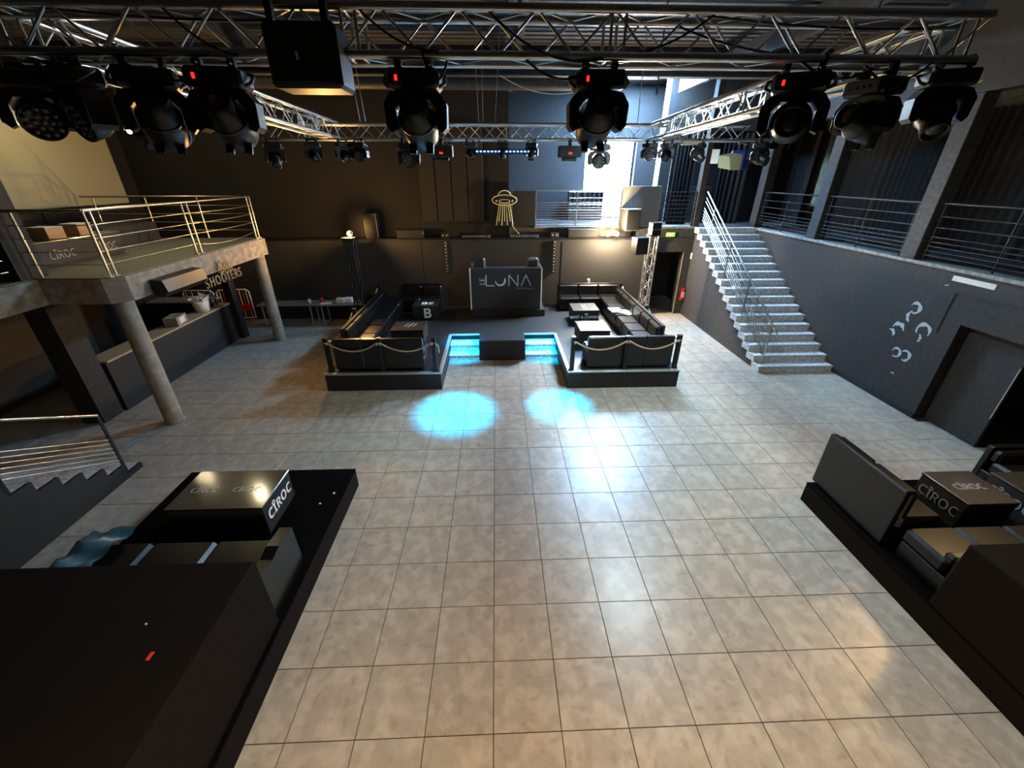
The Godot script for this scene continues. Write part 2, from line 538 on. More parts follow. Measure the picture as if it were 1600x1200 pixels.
func build_shell() -> void:
	lay_floor()
	# roof: corrugated sheet with an opening for the skylight
	var ro := thing("ceiling", "dark corrugated metal roof sheet over the hall", "ceiling", Vector3.ZERO, 0, "", "structure")
	var z := 4.3
	var sheet := start()
	while z > -15.6:
		for piece in [[-11.4, 3.95], [3.95, 5.45], [5.45, 11.6]]:
			if piece[0] == 3.95 and z < -11.9 and z > -14.15: continue
			var y := 7.1
			var pf := PackedVector2Array([Vector2(z, y), Vector2(z - 0.14, y), Vector2(z - 0.17, y + 0.05), Vector2(z - 0.27, y + 0.05), Vector2(z - 0.30, y), Vector2(z - 0.30, y + 0.09), Vector2(z, y + 0.09)])
			var xf := Transform3D(Basis(Vector3(0, 0, 1), Vector3(0, 1, 0), Vector3(1, 0, 0)), Vector3(piece[0], 0, 0))
			prism(sheet, pf, xf, piece[1] - piece[0])
		z -= 0.3
	part(ro, "corrugated_sheet", sheet, M.roof)
	part(ro, "roof_board", box_st(Vector3(-11.4, 7.2, 4.4), Vector3(3.95, 7.4, -15.6)), M.black_wall)
	part(ro, "roof_board", box_st(Vector3(5.45, 7.2, 4.4), Vector3(11.6, 7.4, -15.6)), M.black_wall)
	part(ro, "roof_board", box_st(Vector3(3.95, 7.2, 4.4), Vector3(5.45, 7.4, -11.95)), M.black_wall)
	part(ro, "roof_board", box_st(Vector3(3.95, 7.2, -14.3), Vector3(5.45, 7.4, -15.6)), M.black_wall)
	var sk := thing("window_2", "bright rectangular skylight in the roof behind the steel beam", "skylight", Vector3.ZERO, 0, "", "structure")
	part(sk, "pane", box_st(Vector3(3.95, 7.30, -14.3), Vector3(5.45, 7.32, -11.95)), M.glass)
	part(sk, "glazing_bar", box_st(Vector3(3.95, 7.26, -13.73), Vector3(5.45, 7.30, -13.68)), M.trim)
	# beams under the roof
	var be := thing("roof_beam", "deep grey steel beam crossing the hall under the roof", "beam", Vector3.ZERO, 0, "", "structure")
	part(be, "web", box_st(Vector3(-11.0, 6.10, -8.02), Vector3(8.5, 6.40, -7.98)), M.steel_beam)
	part(be, "flange", box_st(Vector3(-11.0, 6.06, -8.10), Vector3(8.5, 6.10, -7.90)), M.steel_beam)
	part(be, "flange", box_st(Vector3(-11.0, 6.40, -8.10), Vector3(8.5, 6.44, -7.90)), M.steel_beam)
	for zz in [-5.4, -10.6]:
		single("purlin", box_st(Vector3(-11.0, 6.80, zz - 0.06), Vector3(8.5, 7.10, zz + 0.06)), M.steel_beam, "long steel purlin hung directly beneath the corrugated roof", "beam", "purlins under the roof", "structure")
	for xx in [-4.6, 0.55, 5.4]:
		single("rafter", box_st(Vector3(xx - 0.06, 6.44, -12.2), Vector3(xx + 0.06, 6.80, 4.2)), M.steel_beam, "steel rafter running the length of the hall above the beam", "beam", "rafters under the roof", "structure")
	single("ventilation_duct", tube_st([Vector3(-10.5, 6.25, -9.6), Vector3(2.2, 6.25, -9.6)], 0.17, 14), M.steel_beam, "long round ventilation duct beneath the roof behind the beam", "duct")
	# outer walls
	structure("wall_left", Vector3(-11.2, 0, -15.6), Vector3(-10.7, 7.2, 4.2), M.black_wall, "black side wall behind the concrete balcony")
	structure("wall_front", Vector3(-11.2, 0, 4.0), Vector3(11.4, 7.2, 4.3), M.black_wall, "black end wall of the hall")
	var ur := thing("wall_right", "dark side wall with upper gallery openings", "wall", Vector3.ZERO, 0, "", "structure")
	part(ur, "lower_wall", box_st(Vector3(8.4, 0, -12.1), Vector3(8.7, 2.80, -4.93)), M.dark_wall)
	part(ur, "lower_wall", box_st(Vector3(8.4, 0, -2.75), Vector3(8.7, 2.80, 4.0)), M.dark_wall)
	part(ur, "lintel", box_st(Vector3(8.4, 1.96, -4.93), Vector3(8.7, 2.80, -2.75)), M.dark_wall)
	part(ur, "upper_band", box_st(Vector3(8.4, 5.62, -15.3), Vector3(8.7, 7.12, 4.0)), M.dark_wall)
	part(ur, "lower_ledge", box_st(Vector3(8.36, 2.80, -12.05), Vector3(8.72, 2.86, 4.0)), M.ledge)
	part(ur, "skirting", box_st(Vector3(8.375, 0, -12.1), Vector3(8.4, 0.09, -4.93)), M.stage_black)
	# raised panel over the door on the right wall
	part(ur, "panel_edge", box_st(Vector3(8.385, 2.44, -5.25), Vector3(8.4, 2.48, -3.6)), M.dark_wall)
	part(ur, "panel_edge", box_st(Vector3(8.385, 1.70, -5.29), Vector3(8.4, 2.48, -5.25)), M.dark_wall)
	structure("wall_far_right", Vector3(11.0, 0, -15.6), Vector3(11.4, 7.2, 4.2), M.cream, "cream outer wall behind the gallery curtains")
	structure("floor_gallery", Vector3(8.7, 2.56, -12.1), Vector3(11.0, 2.86, 4.0), M.dark_wall, "upper gallery floor behind the metal railings", "floor")
	# passage behind the right door
	structure("wall_passage", Vector3(10.0, 0, -5.4), Vector3(10.2, 2.5, -2.3), M.black_wall, "black wall inside the passage by the dark door")
	structure("wall_passage_side", Vector3(8.7, 0, -5.3), Vector3(10.0, 2.5, -5.0), M.black_wall, "black side of the passage behind the dark door")
	structure("wall_passage_end", Vector3(8.7, 0, -2.7), Vector3(10.0, 2.5, -2.4), M.black_wall, "black end of the passage past the dark door")
	var d2 := thing("door_2", "plain dark door leaf recessed in the side wall", "door", Vector3.ZERO, 0, "", "structure")
	part(d2, "leaf", box_st(Vector3(8.60, 0.01, -4.90), Vector3(8.65, 1.95, -3.93), 0.004), M.dark_wall)
	part(d2, "edge_strip", box_st(Vector3(8.585, 0.6, -3.945), Vector3(8.60, 1.55, -3.93)), M.trim)
	# back wall below the ledge
	var bw := thing("wall_back", "black lower back wall with a ledge behind the stage", "wall", Vector3.ZERO, 0, "", "structure")
	part(bw, "lower_wall", box_st(Vector3(-10.7, 0, -12.4), Vector3(5.12, 2.53, -11.85)), M.dark_wall_back)
	part(bw, "ledge_edge", box_st(Vector3(-10.7, 2.53, -12.3), Vector3(5.12, 2.57, -11.82)), M.black_metal)
	for e in [[-9.6, -7.4], [-7.3, -4.9], [-4.8, -2.3], [2.2, 5.0]]:
		part(bw, "wall_panel", box_st(Vector3(e[0], 0.1, -11.86), Vector3(e[1], 2.46, -11.835)), M.dark_wall_back)
	structure("wall_back_upper", Vector3(-10.7, 2.57, -12.6), Vector3(0.5, 7.12, -12.25), M.black_wall, "black upper back wall carrying four tall panels")
	structure("wall_mezzanine_side", Vector3(0.2, 2.57, -15.3), Vector3(0.5, 7.12, -12.6), M.black_wall, "side wall of the raised floor beyond the parapet")
	var db := thing("door_1", "open doorway under the exit sign beside the stairs", "doorway", Vector3.ZERO, 0, "", "structure")
	part(db, "lintel", box_st(Vector3(5.12, 2.09, -12.35), Vector3(6.64, 2.82, -12.02)), M.grey_wall)
	part(db, "jamb", box_st(Vector3(6.28, 0, -12.35), Vector3(6.64, 2.09, -11.99)), M.grey_wall)
	part(db, "door_edge", box_st(Vector3(6.262, 0.02, -12.03), Vector3(6.28, 2.08, -11.985)), M.trim)
	part(db, "lintel_ledge", box_st(Vector3(5.12, 2.82, -12.36), Vector3(6.5, 2.88, -12.06)), M.ledge)
	part(db, "conduit", tube_st([Vector3(5.3, 2.55, -12.01), Vector3(6.4, 2.55, -12.01)], 0.012, 6), M.black_metal)
	structure("wall_corridor", Vector3(4.4, 0, -14.6), Vector3(7.2, 2.6, -14.38), M.black_wall, "black wall at the end of the corridor beyond the doorway")
	structure("wall_corridor_side", Vector3(4.4, 0, -14.4), Vector3(4.7, 2.6, -12.4), M.black_wall, "black side of the corridor beyond the doorway")
	structure("wall_corridor_end", Vector3(6.9, 0, -14.4), Vector3(7.2, 2.6, -12.1), M.black_wall, "black corridor side beneath the stairs")
	# raised floor behind
	structure("floor_mezzanine", Vector3(0.5, 2.57, -15.3), Vector3(11.0, 2.86, -12.1), M.grey_wall, "raised floor in front of the big window", "floor")
	structure("wall_parapet", Vector3(0.5, 2.86, -12.25), Vector3(1.32, 3.92, -12.12), M.black_wall, "dark solid parapet beside the back railing")
	structure("wall_parapet_grey", Vector3(4.06, 2.86, -12.22), Vector3(5.27, 4.05, -12.12), M.pale_wall, "grey solid parapet panel between railing and curtain")
	var bf := thing("wall_far", "blue-grey wall around the big daylight window", "wall", Vector3.ZERO, 0, "", "structure")
	part(bf, "wall_piece", box_st(Vector3(0.3, 2.86, -15.4), Vector3(3.35, 7.12, -15.0)), M.blue_wall)
	part(bf, "wall_piece", box_st(Vector3(5.2, 2.86, -15.4), Vector3(11.0, 7.12, -15.0)), M.blue_wall)
	part(bf, "wall_piece", box_st(Vector3(3.35, 5.56, -15.4), Vector3(5.2, 7.12, -15.0)), M.blue_wall)
	var pw := thing("wall_partition", "tall partition wall between the window and the curtains", "wall", Vector3.ZERO, 0, "", "structure")
	part(pw, "pier", box_st(Vector3(5.45, 2.86, -13.4), Vector3(5.80, 7.12, -13.1)), M.blue_wall)
	part(pw, "pier_edge", box_st(Vector3(5.41, 2.86, -13.42), Vector3(5.45, 7.12, -13.08)), M.white)
	part(pw, "wall_piece", box_st(Vector3(5.80, 5.6, -13.4), Vector3(8.4, 7.12, -13.1)), M.dark_wall)
	part(pw, "wall_piece", box_st(Vector3(6.05, 2.86, -13.9), Vector3(11.0, 7.12, -13.7)), M.black_wall)
	# window with its security grille
	var wn := thing("window_1", "tall blown-out daylight window with horizontal security bars", "window", Vector3.ZERO, 0, "", "structure")
	part(wn, "pane", box_st(Vector3(3.35, 2.86, -15.30), Vector3(5.2, 5.56, -15.28)), M.glass)
	for f in [[3.35, 3.41, 2.86, 5.56], [5.14, 5.2, 2.86, 5.56], [3.35, 5.2, 5.50, 5.56], [3.35, 5.2, 2.86, 2.92]]:
		part(wn, "window_frame", box_st(Vector3(f[0], f[2], -15.33), Vector3(f[1], f[3], -15.24)), M.black_metal)
	for yy in [3.75, 4.42, 4.82, 5.2]:
		part(wn, "security_bar", tube_st([Vector3(3.38, yy, -15.2), Vector3(5.17, yy, -15.2)], 0.014, 6), M.black_metal)
	for k in 5:
		var y0 := 4.35 + 0.19 * k
		part(wn, "scissor_bar", tube_st([Vector3(4.86, y0, -15.19), Vector3(5.12, y0 + 0.22, -15.19)], 0.02, 6), M.black_metal)
		part(wn, "scissor_bar", tube_st([Vector3(5.12, y0, -15.17), Vector3(4.86, y0 + 0.22, -15.17)], 0.02, 6), M.black_metal)
	structure("ground_outside", Vector3(-30, -0.4, -60.0), Vector3(40, -0.26, -15.7), M.concrete, "pale ground outside the window", "ground")

# ------------------------------------------------------------------ right side: columns, railings, stairs
func build_right() -> void:
	for c in [[-12.1, "dark square column at the head of the stairs"], [-9.32, "grey square gallery column beside the cream wall strip"], [-6.46, "dark square gallery column above the scraped wall"], [-3.4, "dark square gallery column past the dark door"]]:
		single("column", box_st(Vector3(8.38, 2.86, c[1 - 1] - 0.17), Vector3(8.66, 5.62, c[0] + 0.17), 0.01), M.grey_wall if c[0] > -12.0 else M.dark_wall, c[1], "column", "", "structure")
	single("column", box_st(Vector3(6.46, 2.86, -12.36), Vector3(6.66, 7.1, -12.12), 0.01), M.dark_wall, "dark slim post at the open side of the stair head", "column", "", "structure")
	# railings between the columns
	var heights := [3.88, 3.66, 3.47, 3.30, 3.21, 3.13, 3.05, 2.97]
	for r in [[-11.93, -9.49, "black gallery railing next to the stair head", 2], [-9.15, -6.63, "black gallery railing between the two gallery columns", 2], [-6.29, -3.57, "black gallery railing above the dark door", 2]]:
		var o := thing("gallery_railing", r[2], "railing", Vector3.ZERO, 0, "railings along the gallery")
		for k in heights.size():
			part(o, "top_rail" if k == 0 else "rail", tube_st([Vector3(8.46, heights[k], r[0]), Vector3(8.46, heights[k], r[1])], 0.022 if k == 0 else 0.011, 6), M.black_metal)
		for k in 3:
			var zz: float = lerpf(r[0] + 0.1, r[1] - 0.1, k / 2.0)
			part(o, "post", tube_st([Vector3(8.475, 2.85, zz), Vector3(8.475, 3.87, zz)], 0.016, 6), M.black_metal)
	# curtains and the cream strips between them
	curtain("dark pleated curtain beside the stair head", Vector3(10.3, 2.86, -14.2), Vector3(10.3, 2.86, -12.75), 2.72, "curtains along the gallery")
	curtain("dark pleated curtain between the two cream wall strips", Vector3(10.3, 2.86, -11.75), Vector3(10.3, 2.86, -8.45), 2.72, "curtains along the gallery")
	curtain("dark pleated curtain above the dark door", Vector3(10.3, 2.86, -7.85), Vector3(10.3, 2.86, 3.6), 2.72, "curtains along the gallery")  # unseen near stretch added to keep the gallery dark in glossy reflections
	structure("wall_strip", Vector3(10.42, 3.45, -12.5), Vector3(10.55, 5.5, -11.9), M.cream, "cream wall strip showing behind the gallery column")
	structure("wall_strip_upper", Vector3(10.36, 3.85, -8.32), Vector3(10.55, 5.48, -7.96), M.cream, "narrow cream wall strip beside the wide curtain")
	curtain("black pleated curtain hanging behind the back railing", Vector3(5.85, 2.86, -12.9), Vector3(6.5, 2.86, -12.9), 2.75, "curtains at the back", 0.09, 0.13)
	curtain("black curtain inside the opening at the stair head", Vector3(7.55, 2.86, -13.3), Vector3(8.4, 2.86, -13.1), 2.7, "curtains at the back", 0.10, 0.16)
	single("storage_shelf", box_st(Vector3(6.75, 2.86, -13.65), Vector3(7.5, 4.0, -13.45), 0.01), M.panel, "low brown cabinet in the dark opening above the stairs", "cabinet")
	# stairs
	var n := 17
	var rise := 2.86 / n
	var run := 0.286
	var z0 := -7.12
	var stt := thing("staircase", "grey tiled staircase climbing along the dark wall", "staircase", Vector3.ZERO, 0, "", "")
	for k in n:
		var st := start()
		soft(st, Vector3(6.50, rise * k + 0.0, z0 - run * k), Vector3(8.352, rise * (k + 1), z0 - run * (k + 1) - 0.06), 0.006)
		part(stt, "step", st, M.step)
		part(stt, "tread_edge", box_st(Vector3(6.47, rise * (k + 1) - 0.03, z0 - run * k + 0.012), Vector3(8.35, rise * (k + 1) + 0.002, z0 - run * k - 0.035), 0.004), M.step)
	var zt := z0 - run * n
	var pf := PackedVector2Array([Vector2(z0 - 0.02, 0.0), Vector2(z0 - run, 0.0), Vector2(zt, 2.60), Vector2(zt, 0.0)])
	var fl := start()
	prism(fl, PackedVector2Array([Vector2(z0 - 0.02, 0.001), Vector2(z0 - 0.02, 0.02), Vector2(zt, 2.72), Vector2(zt, 0.001)]), Transform3D(Basis(Vector3(0, 0, 1), Vector3(0, 1, 0), Vector3(1, 0, 0)), Vector3(6.53, 0, 0)), 0.12)
	part(stt, "flank_wall", fl, M.grey_wall)
	# stair railing
	var ra := thing("stair_railing", "slim steel stair railing with seven sloping bars", "railing")
	var dirn := Vector3(0, rise, -run)
	var foot := Vector3(6.62, rise, z0 - 0.12)
	var length := 16.2
	part(ra, "handrail", tube_st([foot + Vector3(0, 0.90, 0.18) - dirn * 0.2, foot + Vector3(0, 1.0, 0), foot + dirn * length + Vector3(0, 1.0, 0)], 0.022), M.steel)
	for k in 7:
		var h := 0.20 + 0.085 * k + (0.02 * k if k > 4 else 0.0)
		part(ra, "rail", tube_st([foot + Vector3(0, h, 0), foot + dirn * length + Vector3(0, h, 0)], 0.0105, 6), M.steel)
	for s in [0.0, 4.6, 9.2, 13.8]:
		var b: Vector3 = foot + dirn * s
		part(ra, "post", box_st(b + Vector3(-0.02, -0.02, -0.012), b + Vector3(0.005, 0.99, 0.012)), M.steel)
	# marks on the walls
	# patches of scraped paint: [z, y, radius, start, sweep, width]
	var scar := [[-5.84, 2.00, 0.10, 0.3, 4.6, 0.07], [-5.80, 1.83, 0.12, -1.2, 2.2, 0.06], [-6.00, 1.50, 0.12, 0.2, 2.8, 0.08], [-6.12, 1.38, 0.08, 1.0, 2.6, 0.06], [-5.50, 1.64, 0.13, -0.6, 4.2, 0.07], [-5.60, 1.48, 0.11, 2.2, 1.6, 0.05], [-5.82, 1.06, 0.09, 0.0, 5.2, 0.05], [-5.62, 1.07, 0.10, 0.6, 4.4, 0.06], [-5.70, 0.62, 0.03, 0.0, 3.0, 0.03], [-5.45, 2.45, 0.10, 0.9, 0.9, 0.02]]
	var wr: Node = get_node("wall_right")
	for s in scar:
		var outer := []
		var inner := []
		for k in 13:
			var t := k / 12.0
			var a: float = s[3] + s[4] * t
			var w: float = s[5] * (0.25 + 0.75 * sin(PI * t)) * (1.0 + 0.35 * sin(t * 17.0 + s[0] * 9.0))
			outer.append(Vector2(cos(a), sin(a)) * (s[2] + w * 0.5))
			inner.append(Vector2(cos(a), sin(a)) * maxf(s[2] - w * 0.5, 0.01))
		inner.reverse()
		var st := start()
		prism(st, PackedVector2Array(outer + inner), Transform3D(Basis(Vector3(0, 0, -1), Vector3(0, 1, 0), Vector3(-1, 0, 0)), Vector3(8.4, s[1], s[0])), 0.003)
		part(wr, "plaster_scar", st, M.scar)
	single("torn_sign", box_st(Vector3(8.385, 2.645, -5.42), Vector3(8.399, 2.735, -4.70), 0.002), M.paper, "long pale torn paper strip on the wall above the door", "paper strip")
	single("wall_notice", box_st(Vector3(8.382, 2.14, -3.75), Vector3(8.399, 2.26, -3.55), 0.002), M.paper, "small white notice stuck near the dark door", "notice")
	# exit sign, notice, extinguisher
	var ex := thing("exit_sign", "small green exit sign above the back doorway", "sign", Vector3(5.72, 2.64, -11.985))
	part(ex, "housing", box_st(Vector3(-0.15, -0.07, -0.03), Vector3(0.15, 0.07, 0.0), 0.005), M.plastic_mid)
	part(ex, "face", box_st(Vector3(-0.14, -0.06, 0.0), Vector3(0.14, 0.06, 0.004)), M.green)
	part(ex, "running_figure", box_st(Vector3(-0.02, -0.045, 0.004), Vector3(0.03, 0.045, 0.007)), M.white)
	single("fire_notice", box_st(Vector3(6.515, 1.88, -12.05), Vector3(6.525, 2.07, -11.9)), M.paper, "small white and red safety notice beside the doorway", "notice")
	var fe := thing("fire_extinguisher", "red fire extinguisher hanging on the stair flank wall", "extinguisher", Vector3(6.44, 0.50, -11.92))
	var st2 := start()
	lathe(st2, [Vector2(0, 0), Vector2(0.075, 0), Vector2(0.085, 0.03), Vector2(0.085, 0.36), Vector2(0.06, 0.42), Vector2(0.025, 0.44), Vector2(0, 0.44)])
	part(fe, "cylinder_body", st2, M.red)
	part(fe, "label", box_st(Vector3(-0.05, 0.10, 0.07), Vector3(0.05, 0.30, 0.092), 0.005), M.paper)
	part(fe, "valve", box_st(Vector3(-0.02, 0.44, -0.02), Vector3(0.02, 0.50, 0.05), 0.004), M.black_metal)
	part(fe, "hose", tube_st([Vector3(0, 0.48, 0.04), Vector3(-0.08, 0.42, 0.05), Vector3(-0.105, 0.2, 0.03), Vector3(-0.1, 0.06, 0.02)], 0.012, 6), M.rubber)

# ------------------------------------------------------------------ back: railing, items on the ledge
func build_back() -> void:
	var o := thing("back_railing", "grey railing with close horizontal bars in front of the window", "railing")
	for k in 11:
		var y := 3.92 if k == 0 else 3.66 - 0.075 * k
		part(o, "top_rail" if k == 0 else "rail", tube_st([Vector3(1.32, y, -12.15), Vector3(4.06, y, -12.15)], 0.02 if k == 0 else 0.012, 6), M.rail_grey)
	for x in [1.34, 2.64, 4.04]:
		part(o, "post", tube_st([Vector3(x, 2.86, -12.17), Vector3(x, 3.92, -12.17)], 0.018, 6), M.rail_grey)
	part(o, "edge_strip", box_st(Vector3(1.32, 2.84, -12.2), Vector3(4.06, 2.89, -12.06)), M.ledge)
	var o2 := thing("curtain_railing", "short black railing in front of the back curtain", "railing")
	for k in 8:
		var y := 3.88 - 0.12 * k
		part(o2, "rail", tube_st([Vector3(5.3, y, -12.2), Vector3(6.46, y, -12.2)], 0.014, 6), M.black_metal)
	for x in [5.32, 6.44]:
		part(o2, "post", tube_st([Vector3(x, 2.86, -12.22), Vector3(x, 3.9, -12.22)], 0.016, 6), M.black_metal)
	# rack of pale boxes by the window
	var rack := thing("bottle_rack", "pale pigeonhole rack standing in front of the window", "rack", Vector3(3.38, 2.86, -14.6))
	part(rack, "stand", box_st(Vector3(-0.62, 0, -0.2), Vector3(0.62, 0.34, 0.2), 0.01), M.panel)
	part(rack, "back_board", box_st(Vector3(-0.62, 0.34, -0.2), Vector3(0.62, 0.95, -0.18)), M.white)
	for k in 4:
		part(rack, "shelf_board", box_st(Vector3(-0.62, 0.34 + 0.2 * k, -0.18), Vector3(0.62, 0.36 + 0.2 * k, 0.2)), M.white)
	for k in 8:
		part(rack, "divider", box_st(Vector3(-0.62 + 0.175 * k, 0.36, -0.18), Vector3(-0.605 + 0.175 * k, 0.95, 0.2)), M.rail_grey)
	# four tall panels
	for k in 4:
		var x := -2.22 + 0.49 * k
		var nth: String = ["first", "second", "third", "fourth"][k]
		single("acoustic_panel", box_st(Vector3(x, 3.04, -12.24), Vector3(x + 0.46, 5.6, -12.18), 0.012), M.panel, "tall brown acoustic panel on the back wall, %s counting towards the flying saucer" % nth, "panel", "acoustic panels on the back wall")
	# flying saucer sign
	var u := thing("saucer_sign", "outlined flying saucer wall sign with a beam of light rays", "sign", Vector3(0.36, 2.93, -12.06))
	part(u, "backing", box_st(Vector3(-0.22, -0.02, -0.05), Vector3(0.24, 1.0, -0.02), 0.01), M.plastic)
	var rim := []
	for k in 33:
		var a := TAU * k / 32
		rim.append(Vector3(cos(a) * 0.38, 0.73 + sin(a) * 0.15, 0))
	part(u, "saucer_rim", tube_st(rim, 0.016, 6), M.neon)
	var dome := []
	for k in 13:
		var a := PI * k / 12
		dome.append(Vector3(cos(a) * 0.19, 0.86 + sin(a) * 0.14, 0))
	part(u, "dome", tube_st(dome, 0.016, 6), M.neon)
	var inner := []
	for k in 25:
		var a := TAU * k / 24
		inner.append(Vector3(cos(a) * 0.17, 0.70 + sin(a) * 0.05, 0.005))
	part(u, "hatch_ring", tube_st(inner, 0.012, 6), M.neon)
	for s in [-0.25, 0.25]: part(u, "port_light", tube_st([Vector3(s, 0.71, 0), Vector3(s, 0.71, 0.02)], 0.03, 8), M.neon)
	for k in 7:
		var t := (k - 3) / 3.0
		part(u, "beam_ray", tube_st([Vector3(t * 0.15, 0.66, 0), Vector3(t * 0.27, 0.0 + (0.12 if k % 2 == 1 else 0.0), 0)], 0.011, 6), M.neon)
	part(u, "power_lead", tube_st([Vector3(0.24, 0.0, 0.0), Vector3(0.33, -0.12, 0.03), Vector3(0.45, -0.24, 0.06), Vector3(0.48, -0.33, 0.09)], 0.01, 6), M.neon)
	# speakers on the ledge
	var i := 0
	for s in [[Vector3(-2.62, 2.57, -11.98), 0.84, 0.26, "long black bar speaker lying on the ledge below the panels"], [Vector3(2.86, 2.57, -11.98), 0.98, 0.26, "long pale-lit bar speaker lying on the ledge below the back railing"]]:
		var sp := thing("bar_speaker", s[3], "speaker", s[0])
		part(sp, "cabinet", box_st(Vector3(-s[1] / 2, 0.0, -0.13), Vector3(s[1] / 2, s[2], 0.13), 0.012), M.plastic_mid)
		part(sp, "grille", box_st(Vector3(-s[1] / 2 + 0.03, 0.03, 0.128), Vector3(s[1] / 2 - 0.03, s[2] - 0.03, 0.138)), M.grille)
		i += 1
	var bs := thing("box_speaker", "upright black speaker standing on the ledge beside the warm lamp", "speaker", Vector3(-3.8, 2.57, -12.03))
	part(bs, "cabinet", box_st(Vector3(-0.2, 0, -0.18), Vector3(0.2, 0.74, 0.18), 0.015), M.plastic_mid)
	part(bs, "grille", box_st(Vector3(-0.17, 0.03, 0.178), Vector3(0.17, 0.71, 0.19)), M.grille)
	var ws := thing("wall_speaker", "grey-lit box speaker mounted in front of the grey parapet", "speaker", Vector3(4.33, 2.78, -11.95), 0.25)
	part(ws, "cabinet", box_st(Vector3(-0.25, 0, -0.2), Vector3(0.25, 0.62, 0.2), 0.015), M.grey_wall)
	part(ws, "grille", box_st(Vector3(-0.22, 0.03, 0.198), Vector3(0.22, 0.59, 0.21)), M.grille)
	part(ws, "bracket", box_st(Vector3(-0.05, -0.22, -0.05), Vector3(0.05, 0.0, 0.05)), M.black_metal)
	part(ws, "top_lid", box_st(Vector3(-0.24, 0.62, -0.19), Vector3(0.24, 0.635, 0.19)), M.paper)
	# led bars
	for e in [[Vector3(-0.55, 2.57, -11.84), "dotted light bar lying on the ledge near the brown panels"], [Vector3(0.98, 2.57, -11.84), "dotted light bar lying on the ledge below the flying saucer"]]:
		var b := thing("ledge_light_bar", e[1], "light bar", e[0])
		part(b, "housing", box_st(Vector3(-0.44, 0.02, -0.05), Vector3(0.44, 0.11, 0.05), 0.008), M.plastic_mid)
		for f in [-0.3, 0.3]: part(b, "foot", box_st(Vector3(f - 0.03, 0, -0.05), Vector3(f + 0.03, 0.025, 0.05)), M.black_metal)
		for k in 11: part(b, "diode", tube_st([Vector3(-0.40 + 0.08 * k, 0.065, 0.05), Vector3(-0.40 + 0.08 * k, 0.065, 0.058)], 0.018, 8), M.off_led)
	for e in [[-1.53, "vertical dotted light bar on the back wall beside the dark table"], [1.94, "vertical dotted light bar on the back wall beside the pale sofa"]]:
		var b := thing("wall_light_bar", e[1], "light bar", Vector3(e[0], 1.50, -11.80))
		part(b, "housing", box_st(Vector3(-0.04, 0, -0.05), Vector3(0.04, 1.0, 0.02), 0.006), M.plastic)
		for k in 10: part(b, "diode", tube_st([Vector3(0, 0.05 + 0.1 * k, 0.02), Vector3(0, 0.05 + 0.1 * k, 0.027)], 0.021, 8), M.off_led)
		var jb := thing("junction_box", "small junction box on the ledge above the %s" % ("dark table" if e[0] < 0 else "pale sofa"), "box", Vector3(e[0], 2.57, -11.9))
		part(jb, "case", box_st(Vector3(-0.12, 0, -0.06), Vector3(0.12, 0.16, 0.06), 0.01), M.plastic_mid)
		for s in [-0.06, 0.06]: part(jb, "socket", tube_st([Vector3(s, 0.09, 0.06), Vector3(s, 0.09, 0.07)], 0.025, 8), M.off_led)
	# warm lamps
	for e in [[Vector3(3.56, 2.72, -11.48), "warm glowing spot on the back ledge, next to the railing side"], [Vector3(3.84, 2.72, -11.48), "warm glowing spot on the back ledge, next to the box speaker"]]:
		var l := thing("warm_lamp", e[1], "lamp", e[0], 0, "warm lamps on the ledge")
		lamp_body(l)

func lamp_body(l: Node3D) -> void:
	var st := start()
	lathe(st, [Vector2(0, -0.055), Vector2(0.03, -0.05), Vector2(0.055, 0.0), Vector2(0.03, 0.05), Vector2(0, 0.055)], Transform3D.IDENTITY, 14)
	part(l, "bulb", st, M.warm_bulb)
	var s2 := start()
	lathe(s2, [Vector2(0.04, -0.22), Vector2(0.07, -0.2), Vector2(0.085, -0.075), Vector2(0.08, -0.075), Vector2(0.05, -0.19)], Transform3D(Basis(Vector3.RIGHT, PI / 2), Vector3.ZERO), 14)
	part(l, "lamp_can", s2, M.plastic)
	part(l, "bracket", tube_st([Vector3(0, -0.03, -0.16), Vector3(0, -0.16, -0.16), Vector3(0, -0.15, -0.40)], 0.012, 6), M.black_metal)

# ------------------------------------------------------------------ trusses and lamps
func truss(called: String, label: String, a: Vector3, b: Vector3, w: float, r := 0.025, br := 0.0085, joints := [], group := "roof trusses") -> Node3D:
	# a and b: middle of the truss at both ends; square section of centre distance w
	var o := thing(called, label, "truss", Vector3.ZERO, 0, group)
	var d := (b - a).normalized()
	var up := Vector3.UP if absf(d.y) < 0.9 else Vector3.BACK
	var side := d.cross(up).normalized()
	up = side.cross(d).normalized()
	var h := w * 0.5
	var corner := [side * h + up * h, side * h - up * h, -side * h - up * h, -side * h + up * h]
	for c in corner: part(o, "chord", tube_st([a + c, b + c], r, 10), M.alu)
	var length := (b - a).length()
	var step := w * 1.02
	var n := int(length / step)
	step = length / n
	var bl := Vector2(w, step).length()
	var brace := finish(tube_st([Vector3(0, 0, 0), Vector3(0, bl, 0)], br, 6))
	for f in 4:
		var c0: Vector3 = corner[f]
		var c1: Vector3 = corner[(f + 1) % 4]
		for k in n:
			var p: Vector3 = a + d * step * k + (c0 if (k + f) % 2 == 0 else c1)
			var q: Vector3 = a + d * step * (k + 1) + (c1 if (k + f) % 2 == 0 else c0)
			var y := (q - p).normalized()
			var x := y.cross(Vector3(0.31, 0.52, 0.79)).normalized()
			put(o, "brace", brace, M.alu, Transform3D(Basis(x, y, x.cross(y)), p))
	for t in joints:
		for e in [-0.045, 0.045]:
			var ring := []
			for k in 5: ring.append(a + d * (length * t + e) + corner[k % 4])
			for k in 4: part(o, "end_frame", tube_st([ring[k], ring[k + 1]], br * 1.2, 6), M.alu)
	return o

